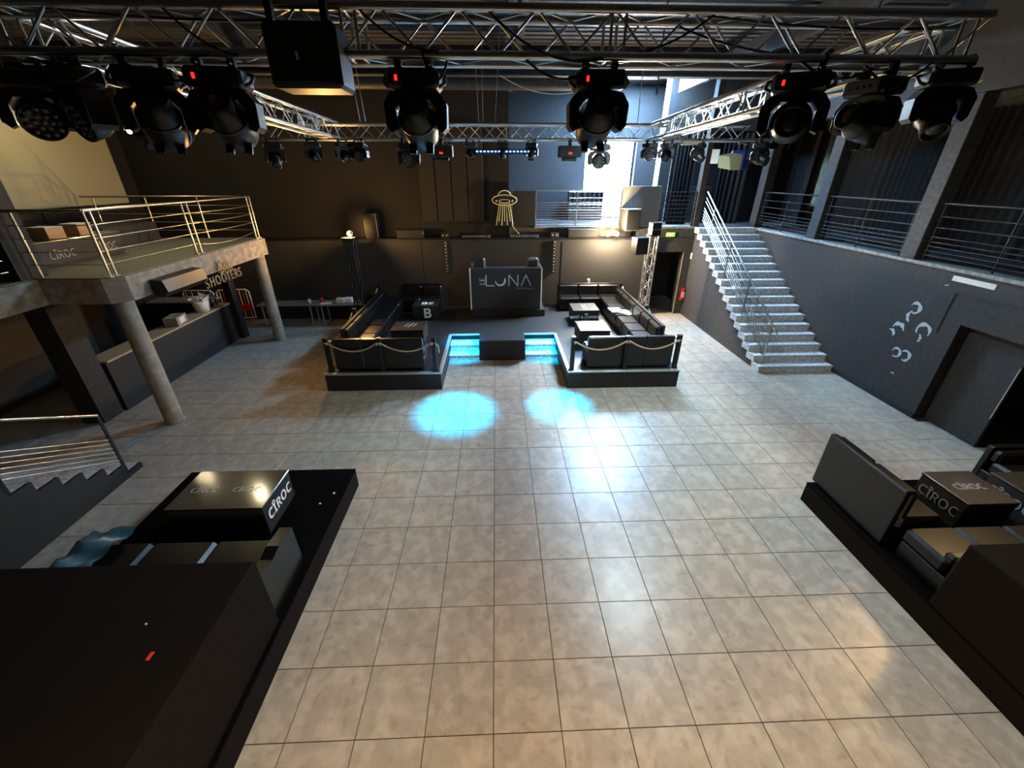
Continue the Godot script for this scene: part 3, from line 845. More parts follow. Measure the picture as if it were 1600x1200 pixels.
var head_proto := {}
func moving_head(label: String, at: Vector3, turn: float, tilt: float, kind := "spot", size := 1.0, group := "moving heads on the front truss") -> Node3D:
	var lit := label.contains("red display") or label.contains("large glassy")
	# hangs from at (underside of the truss)
	var o := thing("moving_head", label, "stage light", at, turn, group)
	o.scale = Vector3.ONE * size
	for s in [-0.1, 0.1]:
		part(o, "clamp", box_st(Vector3(s - 0.022, -0.06, -0.03), Vector3(s + 0.022, 0.05, 0.03), 0.008), M.black_metal)
		part(o, "clamp_knob", tube_st([Vector3(s, -0.02, 0.03), Vector3(s, -0.02, 0.075)], 0.014, 6), M.black_metal)
	var base := part(o, "base", box_st(Vector3(-0.17, -0.155, -0.12), Vector3(0.17, -0.045, 0.12), 0.022), M.plastic)
	part(base, "front_panel", box_st(Vector3(-0.135, -0.142, 0.118), Vector3(0.135, -0.06, 0.125)), M.plastic_mid)
	part(base, "red_display" if lit else "dark_display", box_st(Vector3(-0.108, -0.118, 0.125), Vector3(-0.092, -0.088, 0.129)), M.red_led if lit else M.lens)
	for s in [-0.04, 0.01, 0.06]: part(base, "button", tube_st([Vector3(s, -0.10, 0.125), Vector3(s, -0.10, 0.132)], 0.012, 6), M.black_metal)
	for s in [-1, 1]: part(base, "side_handle", tube_st([Vector3(s * 0.165, -0.06, -0.06), Vector3(s * 0.20, -0.07, -0.04), Vector3(s * 0.20, -0.12, 0.04), Vector3(s * 0.165, -0.14, 0.06)], 0.012, 6), M.plastic_mid)
	# yoke
	var yk := start()
	var arch := PackedVector2Array([Vector2(-0.198, -0.37), Vector2(-0.205, -0.23), Vector2(-0.16, -0.17), Vector2(-0.07, -0.155), Vector2(0.07, -0.155), Vector2(0.16, -0.17), Vector2(0.205, -0.23), Vector2(0.198, -0.37), Vector2(0.17, -0.40), Vector2(0.135, -0.38), Vector2(0.135, -0.26), Vector2(0.09, -0.205), Vector2(-0.09, -0.205), Vector2(-0.135, -0.26), Vector2(-0.135, -0.38), Vector2(-0.17, -0.40)])
	prism(yk, arch, Transform3D(Basis.IDENTITY, Vector3(0, 0, -0.075)), 0.15)
	part(o, "yoke", yk, M.plastic)
	for s in [-1, 1]: part(o, "yoke_seam", tube_st([Vector3(s * 0.203, -0.24, 0.076), Vector3(s * 0.197, -0.37, 0.076)], 0.006, 6), M.plastic_mid)
	# head: barrel that points along +z of its own frame, tilted about x
	var hx := Transform3D(Basis(Vector3.RIGHT, tilt), Vector3(0, -0.325, 0)) * Transform3D(Basis(Vector3.RIGHT, PI / 2), Vector3.ZERO)
	var hd := start()
	if kind == "wash":
		lathe(hd, [Vector2(0, -0.12), Vector2(0.09, -0.11), Vector2(0.125, -0.04), Vector2(0.13, 0.06), Vector2(0.125, 0.075), Vector2(0.115, 0.06), Vector2(0, 0.06)], hx, 24)
	else:
		lathe(hd, [Vector2(0, -0.21), Vector2(0.075, -0.205), Vector2(0.115, -0.16), Vector2(0.125, -0.06), Vector2(0.122, 0.05), Vector2(0.098, 0.10), Vector2(0.094, 0.19), Vector2(0.082, 0.195), Vector2(0.078, 0.15), Vector2(0, 0.15)], hx, 24)
	var head := part(o, "head", hd, M.plastic)
	if kind == "wash":
		for ring in [[1, 0.0], [6, 0.045], [11, 0.088]]:
			for k in ring[0]:
				var a: float = TAU * k / ring[0]
				var le := start()
				lathe(le, [Vector2(0.018, 0.055), Vector2(0.018, 0.068), Vector2(0.010, 0.074), Vector2(0, 0.075)], hx * Transform3D(Basis.IDENTITY, Vector3(cos(a) * ring[1], 0, sin(a) * ring[1])), 8)
				part(head, "lens", le, M.wash_lens)
	else:
		var le := start()
		lathe(le, [Vector2(0.082, 0.152), Vector2(0.07, 0.168), Vector2(0.04, 0.18), Vector2(0, 0.185)], hx, 20)
		part(head, "lens", le, M.lens)
		var rg := start()
		lathe(rg, [Vector2(0.1235, 0.02), Vector2(0.130, 0.022), Vector2(0.130, 0.04), Vector2(0.1235, 0.045)], hx, 24)
		part(head, "trim_ring", rg, M.plastic_mid)
		for s in [-1, 1]:
			var gp := start()
			box_at(gp, hx * Vector3(s * 0.06, -0.12, 0.10), Vector3(0.05, 0.02, 0.12), hx.basis)
			part(head, "cooling_fin", gp, M.plastic_mid)
	return o

func hang_cable(label: String, pts: Array, r := 0.008, m: Material = null) -> void:
	single("cable", tube_st(pts, r, 6), M.rubber if m == null else m, label, "cable", "cables and wires in the rigging")

func build_rig() -> void:
	truss("lighting_truss", "aluminium truss carrying the large moving heads and the hung speaker", Vector3(-3.05, 5.155, -1.62), Vector3(3.3, 5.155, -1.62), 0.235, 0.025, 0.0085, [0.02, 0.355, 0.62, 0.98])
	truss("lighting_truss", "aluminium truss carrying the blue light bar and small lamps", Vector3(-4.15, 5.065, -7.17), Vector3(4.87, 5.065, -7.17), 0.24, 0.025, 0.008, [0.09, 0.5, 0.9])
	truss("lighting_truss", "aluminium side truss above the concrete balcony side", Vector3(-2.87, 5.15, -1.76), Vector3(-2.87, 5.075, -7.05), 0.24, 0.025, 0.008, [0.4, 0.8])
	truss("lighting_truss", "aluminium side truss with the glaring white tube", Vector3(3.12, 5.15, -1.76), Vector3(3.12, 5.075, -7.05), 0.24, 0.025, 0.008, [0.4, 0.8])
	# white tube
	var tl := thing("tube_light", "glaring white tube light laid along the side truss", "tube light", Vector3(3.12, 5.255, -4.9))
	part(tl, "tube_bulb", tube_st([Vector3(0, 0, -0.85), Vector3(0, 0, 0.85)], 0.02, 8), M.cool_tube)
	part(tl, "reflector", box_st(Vector3(-0.06, -0.022, -0.9), Vector3(-0.03, 0.03, 0.9), 0.004), M.white)
	for s in [-0.88, 0.88]: part(tl, "end_cap", box_st(Vector3(-0.06, -0.03, s - 0.03), Vector3(0.03, 0.03, s + 0.03), 0.005), M.plastic_mid)
	# front truss heads
	var b := 5.01
	var z := -1.56
	moving_head("moving head with a red display hanging beside the hung speaker on the balcony side", Vector3(-1.70, b, z), 0.15, -0.55)
	moving_head("moving head with a red display hanging alone on the other side of the hung speaker", Vector3(-0.43, b, z), 0.0, -0.5, "spot", 1.0)
	moving_head("moving head with a red display hanging before the daylight window", Vector3(0.80, b, z), 0.0, -0.5, "spot", 0.97)
	moving_head("moving head with a large glassy lens beside the glaring truss", Vector3(2.19, b, z), -0.55, 0.05)
	moving_head("moving head tilted sideways with a bright lens rim", Vector3(2.72, b - 0.03, z), -1.35, -0.25, "spot", 0.9)
	moving_head("moving head hanging at the truss end by the gallery curtains", Vector3(3.22, b + 0.02, z), -0.3, 0.9, "spot", 0.86)
	moving_head("round wash light with many small lenses at the truss end", Vector3(-2.63, b, z), -0.5, 0.35, "wash", 0.98)
	moving_head("moving head hanging next to the round wash light", Vector3(-2.17, b, z - 0.02), 0.5, -0.7, "spot", 1.0)
	moving_head("moving head lying sideways behind the balcony side truss chord", Vector3(-2.87, b + 0.03, -2.6), 1.2, 0.2, "spot", 1.05)
	moving_head("wash light at the outer corner of the balcony side truss", Vector3(-3.02, b, z - 0.1), 0.7, 0.5, "wash", 0.95)
	# hung speaker
	var sp := thing("hung_speaker", "big black speaker box hung from the truss", "speaker", Vector3(-1.07, 5.02, -1.42), 0.0)
	part(sp, "cabinet", box_st(Vector3(-0.19, -0.19, -0.16), Vector3(0.24, 0.135, 0.11), 0.02), M.plastic)
	part(sp, "grille", box_st(Vector3(-0.17, -0.165, 0.108), Vector3(0.20, 0.11, 0.122), 0.004), M.grille)
	part(sp, "badge", box_st(Vector3(-0.008, -0.055, 0.122), Vector3(0.008, -0.015, 0.126)), M.paper)
	for s in [-0.16, 0.16]: part(sp, "strap", box_st(Vector3(s - 0.02, 0.13, -0.02), Vector3(s + 0.02, 0.30, 0.02)), M.black_metal)
	# far truss lamps
	var fb := 4.92
	var fz := -7.05
	var far := [[-4.0, 0.4, 0.9, "spot", 0.9, "small moving head hanging at the outer end of the blue-bar truss"], [-3.28, 0.6, 0.5, "spot", 0.75, "small moving head hanging next to the corner of the two trusses"], [-2.72, 0.7, 0.5, "spot", 0.75, "small moving head paired with a round one near the truss corner"], [-2.42, -0.2, 0.3, "wash", 0.75, "small round wash light near the truss corner"], [-1.52, 0.0, 0.35, "wash", 0.98, "wash light hanging low in front of the brown panels"], [-0.37, 0.3, 0.9, "spot", 0.62, "mini moving head at the panel end of the blue light bar"], [0.23, 0.0, 1.0, "spot", 0.62, "mini moving head under the middle of the blue light bar"], [0.78, -0.2, 0.9, "spot", 0.62, "mini moving head at the window end of the blue light bar"], [2.07, 0.0, 0.35, "wash", 1.0, "wash light hanging in front of the daylight window"], [3.03, 0.1, 0.2, "wash", 0.72, "small round wash light in front of the pale pier"], [3.36, -0.4, 0.5, "spot", 0.72, "small moving head beside the pale pier and the curtain"], [3.98, 0.7, 0.6, "spot", 0.72, "small moving head in front of the back curtain"], [5.2, 0.5, 0.4, "spot", 0.9, "moving head beside the boxy floodlight"]]
	for f in far: moving_head(f[5], Vector3(f[0], fb - (0.0 if f[0] < 5.0 else -0.02), fz), f[1], f[2], f[3], f[4], "lamps on the blue-bar truss")
	single("lamp_bar", tube_st([Vector3(4.6, 4.945, -7.05), Vector3(5.6, 4.945, -7.05)], 0.025, 8), M.alu, "short pipe extending the blue-bar truss towards the gallery", "pipe")
	for e in [[-0.906, "black dimmer box with a red light above the panels"], [1.502, "black dimmer box with a red light beside the window"]]:
		var dm := thing("beam_projector", e[1], "stage light", Vector3(e[0], fb, fz))
		part(dm, "clamp", box_st(Vector3(-0.03, -0.08, -0.03), Vector3(0.03, 0.03, 0.03), 0.005), M.black_metal)
		part(dm, "case", box_st(Vector3(-0.21, -0.27, -0.12), Vector3(0.21, -0.08, 0.12), 0.012), M.plastic_mid)
		part(dm, "lower_case", box_st(Vector3(-0.13, -0.33, -0.09), Vector3(0.13, -0.27, 0.09), 0.012), M.plastic)
		part(dm, "red_display", box_st(Vector3(-0.03, -0.22, 0.12), Vector3(0.03, -0.19, 0.126)), M.red_led)
		part(dm, "top_label", box_st(Vector3(-0.15, -0.13, 0.12), Vector3(0.08, -0.095, 0.125)), M.blue_wall)
	var fl := thing("floodlight", "boxy cream and blue floodlight near the truss end", "floodlight", Vector3(4.62, 4.9, -6.95), 0.5)
	var fs := start()
	hexa(fs, [Vector3(-0.30, -0.42, -0.06), Vector3(0.05, -0.42, -0.06), Vector3(0.05, -0.46, 0.16), Vector3(-0.24, -0.46, 0.16), Vector3(-0.36, -0.22, -0.06), Vector3(0.05, -0.16, -0.06), Vector3(0.05, -0.20, 0.16), Vector3(-0.34, -0.24, 0.16)])
	part(fl, "reflector_hood", fs, M.flood_glass)
	part(fl, "housing", box_st(Vector3(0.05, -0.46, -0.10), Vector3(0.27, -0.12, 0.18), 0.03), M.flood_blue)
	part(fl, "stirrup", tube_st([Vector3(0.16, -0.28, 0.2), Vector3(0.16, -0.05, 0.2), Vector3(0.16, 0.0, 0.0), Vector3(0.16, -0.05, -0.14), Vector3(0.16, -0.28, -0.14)], 0.013, 6), M.black_metal)
	single("white_tag", box_st(Vector3(4.22, 4.55, -7.0), Vector3(4.36, 4.79, -6.98)), M.paper, "small white card hanging below the truss by the floodlight", "card")
	single("beige_box", box_st(Vector3(3.62, 4.86, -7.1), Vector3(3.98, 4.93, -6.95), 0.01), M.beige_cover, "flat beige box under the truss near the curtain", "box")
	# blue light bar
	var lb := thing("blue_light_bar", "long bar of blue-white dots hung under the truss", "light bar", Vector3(0.3, 4.745, -7.02))
	part(lb, "housing", box_st(Vector3(-0.58, -0.045, -0.05), Vector3(0.58, 0.035, 0.02), 0.008), M.flood_blue)
	for k in 17: part(lb, "diode", box_st(Vector3(-0.56 + 0.069 * k, -0.012, 0.02), Vector3(-0.522 + 0.069 * k, 0.012, 0.027)), M.blue_led)
	for s in [-0.5, 0.5]: part(lb, "bracket", box_st(Vector3(s - 0.012, 0.03, -0.03), Vector3(s + 0.012, 0.19, -0.01)), M.black_metal)
	# power boxes near the wash lamp
	single("plug_box", box_st(Vector3(-0.78, 4.66, -7.05), Vector3(-0.70, 4.85, -6.98), 0.006), M.paper, "small white plug box hanging under the truss by the red light", "box")
	# wires and chains
	var wires := [[Vector3(-2.45, 7.1, -7.1), Vector3(-2.35, 5.2, -7.1)], [Vector3(-2.38, 7.1, -7.2), Vector3(-2.28, 5.2, -7.2)], [Vector3(-0.25, 7.1, -7.2), Vector3(-0.2, 5.2, -7.2)], [Vector3(-0.1, 7.1, -7.1), Vector3(-0.12, 5.2, -7.1)], [Vector3(0.25, 7.1, -7.2), Vector3(0.1, 5.2, -7.2)], [Vector3(2.75, 7.1, -7.2), Vector3(2.78, 5.2, -7.2)], [Vector3(2.9, 7.1, -1.6), Vector3(2.6, 5.3, -1.6)], [Vector3(-2.5, 7.1, -1.6), Vector3(-2.6, 5.3, -1.6)], [Vector3(0.2, 7.1, -1.6), Vector3(0.18, 5.3, -1.6)]]
	var held := ["thin steel wire above the truss corner, one of a close pair", "thin steel wire above the truss corner, one of a close pair", "thin steel wire hanging over the blue light bar, panel end", "thin steel wire hanging over the middle of the blue light bar", "slanting steel wire hanging over the blue light bar", "thin steel wire hanging before the skylight", "slanting steel wire above the sideways tilted moving head", "thin steel wire above the round wash light", "thin steel wire above the bare middle of the lamp truss"]
	for k in wires.size(): hang_cable(held[k], [wires[k][0], wires[k][1]], 0.006, M.alu)
	var runs := [[Vector3(-2.3, 5.04, -1.5), Vector3(-1.72, 4.93, -1.45), 0.09], [Vector3(-1.9, 5.26, -1.5), Vector3(-1.5, 5.02, -1.48), 0.05], [Vector3(-0.75, 5.28, -1.5), Vector3(-0.25, 5.05, -1.47), 0.06], [Vector3(-0.55, 5.03, -1.5), Vector3(-0.35, 4.92, -1.45), 0.05], [Vector3(-0.36, 5.05, -1.48), Vector3(-0.2, 5.0, -1.47), 0.12], [Vector3(0.05, 5.27, -1.5), Vector3(0.8, 5.02, -1.47), 0.10], [Vector3(0.3, 5.02, -1.5), Vector3(0.72, 4.95, -1.45), 0.07], [Vector3(0.8, 5.05, -1.5), Vector3(1.5, 5.26, -1.5), 0.07], [Vector3(1.3, 5.27, -1.74), Vector3(2.3, 5.05, -1.5), 0.05], [Vector3(2.1, 5.04, -1.5), Vector3(2.6, 4.98, -1.46), 0.08], [Vector3(2.55, 5.0, -1.48), Vector3(3.0, 5.02, -1.48), 0.10], [Vector3(-2.9, 5.27, -1.5), Vector3(-1.2, 5.26, -1.74), 0.03], [Vector3(1.3, 5.26, -1.5), Vector3(3.2, 5.26, -1.74), 0.03]]
	var where := ["joining the lamps beside the round wash light", "crossing the truss above the lamp next to the hung speaker", "crossing the truss beyond the hung speaker", "entering the lamp beyond the hung speaker", "looped deep beside the lamp beyond the hung speaker", "crossing the truss towards the lamp before the window", "entering the lamp before the window", "rising from the lamp before the window to the upper chord", "sloping down to the lamp with the glassy lens", "joining the glassy lens lamp and the tilted lamp", "joining the tilted lamp and the truss end lamp", "lying along the upper chord over the wash light", "lying along the upper chord over the glassy lens lamp"]
	for k in runs.size(): hang_cable("thin black cable " + where[k], sag(runs[k][0], runs[k][1], runs[k][2]), 0.0075)
	hang_cable("long pale cable drooping under the roof behind a moving head", sag(Vector3(0.2, 6.07, -7.92), Vector3(2.4, 6.07, -7.92), 0.30, 16), 0.010, M.paper)
	hang_cable("black lead with a plug dangling near the skylight", [Vector3(2.95, 7.12, -6.9), Vector3(2.97, 5.75, -6.9), Vector3(2.97, 5.62, -6.9)], 0.014)
	# towers
	for t in [[Vector3(4.80, 0.02, -11.0), "bright slim truss tower standing beside the back doorway", M.alu], [Vector3(-4.14, 0.02, -10.70), "dark slim truss tower standing behind the stage sofa", M.black_metal]]:
		var a: Vector3 = t[0]
		var tw := truss("truss_tower", t[1], a, a + Vector3(0, 2.72, 0), 0.24, 0.022, 0.009, [0.02, 0.98], "slim truss towers")
		part(tw, "base_plate", box_st(a + Vector3(-0.3, -0.02, -0.3), a + Vector3(0.3, 0.0, 0.3)), M.black_metal)
		part(tw, "top_plate", box_st(a + Vector3(-0.18, 2.72, -0.18), a + Vector3(0.18, 2.74, 0.18)), M.black_metal)
		if t[2] == M.black_metal:
			for c in tw.get_children(): c.material_override = M.black_metal
	var l := thing("warm_lamp", "warm glowing spot on top of the dark truss tower", "lamp", Vector3(-4.10, 2.86, -10.65), 0, "warm lamps on the ledge")
	lamp_body(l)
	var pb := thing("power_box", "black power box strapped on top of the bright truss tower", "box", Vector3(4.82, 2.76, -11.0), 0.2)
	part(pb, "case", box_st(Vector3(-0.15, 0, -0.12), Vector3(0.15, 0.34, 0.12), 0.012), M.plastic)
	part(pb, "band", box_st(Vector3(-0.152, 0.15, -0.122), Vector3(0.152, 0.17, 0.122)), M.trim)
	part(pb, "top_bar", tube_st([Vector3(-0.26, 0.35, 0.1), Vector3(0.14, 0.36, 0.1)], 0.014, 6), M.trim)
	var ts := thing("tower_speaker", "black box speaker clamped to the bright truss tower", "speaker", Vector3(4.34, 2.25, -10.72), 0.25)
	part(ts, "cabinet", box_st(Vector3(-0.2, 0, -0.16), Vector3(0.2, 0.48, 0.16), 0.012), M.plastic_mid)
	part(ts, "grille", box_st(Vector3(-0.18, 0.02, 0.158), Vector3(0.18, 0.46, 0.168)), M.grille)
	part(ts, "arm", tube_st([Vector3(0.18, 0.3, -0.1), Vector3(0.28, 0.3, -0.2)], 0.02, 6), M.black_metal)

# ------------------------------------------------------------------ stage
func sofa_unit(called: String, label: String, at: Vector3, turn: float, width: float, group: String, depth := 0.66, back_h := 0.75, cover := "") -> Node3D:
	# local: back at z = 0 facing -z outside, seat towards +z; x along the width from 0
	var o := thing(called, label, "sofa", at, turn, group)
	part(o, "base", box_st(Vector3(0.01, 0.03, 0.02), Vector3(width - 0.01, 0.24, depth - 0.03), 0.01), M.leather)
	for x in [0.06, width - 0.06]:
		for z in [0.06, depth - 0.09]: part(o, "foot", box_st(Vector3(x - 0.025, 0, z - 0.025), Vector3(x + 0.025, 0.032, z + 0.025)), M.black_metal)
	var n := maxi(1, int(round(width / 0.62)))
	for k in n:
		var a := width * k / n + 0.005
		var b := width * (k + 1) / n - 0.005
		part(o, "seat_cushion", box_st(Vector3(a, 0.24, 0.13), Vector3(b, 0.42, depth), 0.035), M.leather)
		part(o, "back_cushion", box_st(Vector3(a, 0.40, 0.075), Vector3(b, back_h - 0.03, 0.20), 0.035), M.leather)
	part(o, "back_panel", box_st(Vector3(0, 0.03, 0), Vector3(width, back_h - 0.012, 0.075), 0.008), M.leather)
	part(o, "piping", tube_st([Vector3(0.01, back_h - 0.008, 0.01), Vector3(width - 0.01, back_h - 0.008, 0.01)], 0.010, 6), M.piping)
	part(o, "top_edge", box_st(Vector3(0.005, back_h - 0.02, 0.012), Vector3(width - 0.005, back_h, 0.085), 0.008), M.leather)
	return o

func low_table(label: String, at: Vector3, w: float, d: float, h: float, group: String) -> Node3D:
	var o := thing("low_table", label, "table", at, 0, group)
	part(o, "plinth", box_st(Vector3(-w / 2 + 0.04, 0, -d / 2 + 0.04), Vector3(w / 2 - 0.04, 0.06, d / 2 - 0.04)), M.stage_black)
	part(o, "body", box_st(Vector3(-w / 2 + 0.01, 0.05, -d / 2 + 0.01), Vector3(w / 2 - 0.01, h - 0.03, d / 2 - 0.01), 0.006), M.stage_black)
	part(o, "table_top", box_st(Vector3(-w / 2, h - 0.03, -d / 2), Vector3(w / 2, h, d / 2), 0.006), M.gloss)
	return o

func flat_up(at: Vector3, turn := 0.0) -> Transform3D:      # lettering lying on a top, read from +z
	return Transform3D(Basis(Vector3.UP, turn) * Basis(Vector3.RIGHT, -PI / 2), at)

func build_stage() -> void:
	var s := thing("stage", "black U-shaped stage with pale edge trim and central steps", "stage")
	var y := STAGE
	# deck: two arms and the rear
	for e in [[Vector3(-3.76, 0, -11.80), Vector3(-1.20, 0, -6.50)], [Vector3(1.66, 0, -11.80), Vector3(4.19, 0, -6.45)], [Vector3(-1.20, 0, -11.80), Vector3(1.66, 0, -8.93)]]:
		part(s, "stage_body", box_st(e[0] + Vector3(0, 0.001, 0), Vector3(e[1].x, y - 0.03, e[1].z)), M.stage_black)
		part(s, "deck", box_st(Vector3(e[0].x, y - 0.03, e[0].z), Vector3(e[1].x, y, e[1].z)), M.deck)
	var trims := [[Vector3(-3.78, 0, -6.56), Vector3(-1.18, 0, -6.48)], [Vector3(1.64, 0, -6.51), Vector3(4.21, 0, -6.43)], [Vector3(-1.26, 0, -8.95), Vector3(-1.18, 0, -6.50)], [Vector3(1.64, 0, -8.95), Vector3(1.72, 0, -6.45)], [Vector3(-1.2, 0, -8.98), Vector3(-0.40, 0, -8.91)], [Vector3(0.80, 0, -8.98), Vector3(1.66, 0, -8.91)]]
	for t in trims: part(s, "edge_trim", box_st(Vector3(t[0].x, y - 0.035, t[0].z), Vector3(t[1].x, y + 0.006, t[1].z), 0.005), M.trim)
	for e in [[-1.19, -0.41, "pale stage steps on the balcony side of the black block"], [0.81, 1.655, "pale stage steps on the staircase side of the black block"]]:
		var o := thing("stage_steps", e[2], "steps", Vector3.ZERO, 0, "stage steps")
		part(o, "step", box_st(Vector3(e[0], 0.001, -8.92), Vector3(e[1], 0.143, -8.13), 0.004), M.step)
		part(o, "step", box_st(Vector3(e[0], 0.143, -8.92), Vector3(e[1], 0.286, -8.50), 0.004), M.step)
		for k in 2: part(o, "nosing", box_st(Vector3(e[0] + 0.002, 0.143 * (k + 1) - 0.02, -8.14 - 0.37 * k), Vector3(e[1] - 0.002, 0.143 * (k + 1) + 0.004, -8.115 - 0.37 * k)), M.step)
	var pb := thing("podium", "black block podium between the two stage steps", "podium", Vector3(0.2, 0, -8.52))
	part(pb, "body", box_st(Vector3(-0.6, 0.002, -0.40), Vector3(0.6, 0.53, 0.42), 0.008), M.stage_black)
	part(pb, "top", box_st(Vector3(-0.6, 0.53, -0.40), Vector3(0.6, 0.555, 0.42), 0.006), M.deck)
	for x in [-0.42, -0.4]: part(pb, "front_seam", box_st(Vector3(x - 0.002, 0.02, 0.42), Vector3(x + 0.002, 0.52, 0.422)), M.black_metal)
	# booth
	var dj := thing("dj_booth", "black DJ booth with a white name sign on its front", "booth", Vector3(0.36, y, -10.62))
	part(dj, "plinth", box_st(Vector3(-1.08, 0.001, -0.9), Vector3(1.20, 0.20, 0.10), 0.006), M.stage_black)
	part(dj, "front_panel", box_st(Vector3(-1.08, 0.20, -0.05), Vector3(1.08, 1.46, 0.0), 0.006), M.booth)
	part(dj, "side_panel", box_st(Vector3(-1.08, 0.20, -0.85), Vector3(-1.03, 1.46, -0.05)), M.booth)
	part(dj, "side_panel", box_st(Vector3(1.03, 0.20, -0.85), Vector3(1.08, 1.46, -0.05)), M.booth)
	part(dj, "desk_top", box_st(Vector3(-1.06, 1.30, -0.85), Vector3(1.06, 1.34, -0.05)), M.gloss)
	for x in [-1.075, 1.075]: part(dj, "corner_profile", box_st(Vector3(x - 0.018, 0.20, -0.01), Vector3(x + 0.018, 1.45, 0.022), 0.004), M.profile)
	# sign: LE LUNA
	var bar := func(a: Vector2, b: Vector2, w: float):
		var st := start()
		var d := (b - a)
		box_at(st, Vector3((a.x + b.x) / 2, (a.y + b.y) / 2, 0.008), Vector3(d.length(), w, 0.012), Basis(Vector3.BACK, d.angle()))
		part(dj, "sign_letter", st, M.print_white)
	var L := 0.92
	var H := 0.33
	letters(dj, "sign_letter", "LE", 0.155, M.print_white, Transform3D(Basis(Vector3.BACK, PI / 2), Vector3(-0.715, L + 0.14, 0.006)))
	bar.call(Vector2(-0.60, L), Vector2(-0.60, L + H), 0.03)
	bar.call(Vector2(-0.615, L + 0.012), Vector2(-0.36, L + 0.012), 0.025)
	var moon := PackedVector2Array()
	for k in 17:
		var a := lerpf(-3.05, 0.45, k / 16.0)
		moon.append(Vector2(-0.17 + cos(a) * 0.165, L + 0.165 + sin(a) * 0.165))
	for k in range(15, 0, -1):
		var a := lerpf(-3.05, 0.45, k / 16.0)
		moon.append(Vector2(-0.185 + cos(a) * 0.135, L + 0.195 + sin(a) * 0.15))
	var ms := start()
	prism(ms, moon, Transform3D(Basis.IDENTITY, Vector3(0, 0, 0.002)), 0.012)
	part(dj, "sign_letter", ms, M.print_white)
	for b in [[Vector2(0.09, L), Vector2(0.09, L + H)], [Vector2(0.09, L + H), Vector2(0.36, L)], [Vector2(0.36, L), Vector2(0.36, L + H)], [Vector2(0.46, L), Vector2(0.60, L + H)], [Vector2(0.60, L + H), Vector2(0.76, L)]]: bar.call(b[0], b[1], 0.027)
	letters(dj, "sign_letter", "Club & Events", 0.062, M.print_grey, Transform3D(Basis.IDENTITY, Vector3(0.555, L - 0.075, 0.006)))
	for e in [[-0.80, "domed black monitor on the dark-table end of the booth"], [0.82, "domed black monitor with a shiny rim on the pale-sofa end of the booth"]]:
		var m := thing("booth_monitor", e[1], "speaker", Vector3(0.36 + e[0], y + 1.34, -10.95))
		part(m, "body", box_st(Vector3(-0.19, 0, -0.15), Vector3(0.19, 0.36, 0.13), 0.06), M.plastic)
		part(m, "rim", tube_st([Vector3(-0.18, 0.30, 0.12), Vector3(-0.08, 0.365, 0.125), Vector3(0.08, 0.365, 0.125), Vector3(0.18, 0.31, 0.12), Vector3(0.17, 0.27, 0.13)], 0.012, 6), M.chrome if e[0] > 0 else M.plastic_mid)
	# sofas, staircase side
	var g := "black sofas on the stage"
	sofa_unit("stage_sofa", "black sofa turning its plain back to the dance floor, staircase side", Vector3(3.39, y, -6.60), PI, 1.29, g)
	sofa_unit("stage_sofa", "narrow black corner seat at the front staircase corner of the stage", Vector3(4.02, y, -6.60), PI, 0.62, g)
	sofa_unit("stage_sofa", "long black sofa along the staircase edge of the stage, end near the rope posts", Vector3(4.06, y, -9.15), -PI / 2, 1.86, g)
	sofa_unit("stage_sofa", "long black sofa along the staircase edge of the stage, end near the truss tower", Vector3(4.06, y, -11.03), -PI / 2, 1.87, g)
	sofa_unit("stage_sofa", "black sofa against the back wall beside the booth's shiny monitor", Vector3(2.10, y, -11.70), 0.0, 1.96, g)
	# balcony side
	sofa_unit("stage_sofa", "black sofa turning its plain back to the dance floor, balcony side", Vector3(-1.57, y, -6.64), PI, 1.32, g)
	sofa_unit("stage_sofa", "narrow black corner seat at the front balcony corner of the stage", Vector3(-2.90, y, -6.64), PI, 0.62, g)
	sofa_unit("stage_sofa", "long black sofa with a warm-lit seat along the balcony edge of the stage", Vector3(-3.56, y, -7.32), PI / 2, 1.88, g)
	sofa_unit("stage_sofa", "long black sofa along the balcony edge of the stage, end near the dark tower", Vector3(-3.56, y, -9.21), PI / 2, 1.86, g)
	sofa_unit("stage_sofa", "black sofa against the back wall behind the table marked B", Vector3(-3.0, y, -11.75), 0.0, 1.28, g)
	# throws on the lit sofa
	for e in [[Vector3(3.5, y + 0.425, -9.6), 0.1], [Vector3(3.74, y + 0.425, -9.35), 0.7]]:
		var st := start()
		box_at(st, Vector3(0, 0.018, 0), Vector3(0.34, 0.03, 0.42), Basis(Vector3.UP, e[1]))
		var o := single("folded_cloth", st, M.paper, "folded pale cloth lying on the daylit stage sofa", "cloth", "cloths on the stage sofa")
		o.position = e[0]
	# low tables on the stage
	var tg := "low black tables on the stage"
	var t1 := low_table("low black table with a white label and cloudy printed top", Vector3(2.56, y, -8.33), 0.78, 0.80, 0.42, tg)
	part(t1, "top_print", box_st(Vector3(-0.30, 0.42, -0.30), Vector3(0.30, 0.422, 0.30)), M.print_dim)
	part(t1, "top_print", box_st(Vector3(-0.10, 0.422, -0.16), Vector3(0.16, 0.424, 0.12)), M.gloss)
	part(t1, "bottle_cap", tube_st([Vector3(0.02, 0.05, 0.40), Vector3(0.02, 0.05, 0.405)], 0.02), M.chrome)
	var t2 := low_table("low black table printed MOET & CHANDON on its side", Vector3(2.68, y, -10.05), 0.78, 0.78, 0.42, tg)
	letters(t2, "side_lettering", "MOËT & CHANDON", 0.075, M.print_white, Transform3D(Basis.IDENTITY, Vector3(0, 0.22, 0.385)), true)
	letters(t2, "side_lettering", "CHAMPAGNE", 0.03, M.print_grey, Transform3D(Basis.IDENTITY, Vector3(0, 0.14, 0.385)))
	part(t2, "crown_mark", box_st(Vector3(-0.05, 0.29, 0.386), Vector3(0.05, 0.33, 0.389)), M.print_white)
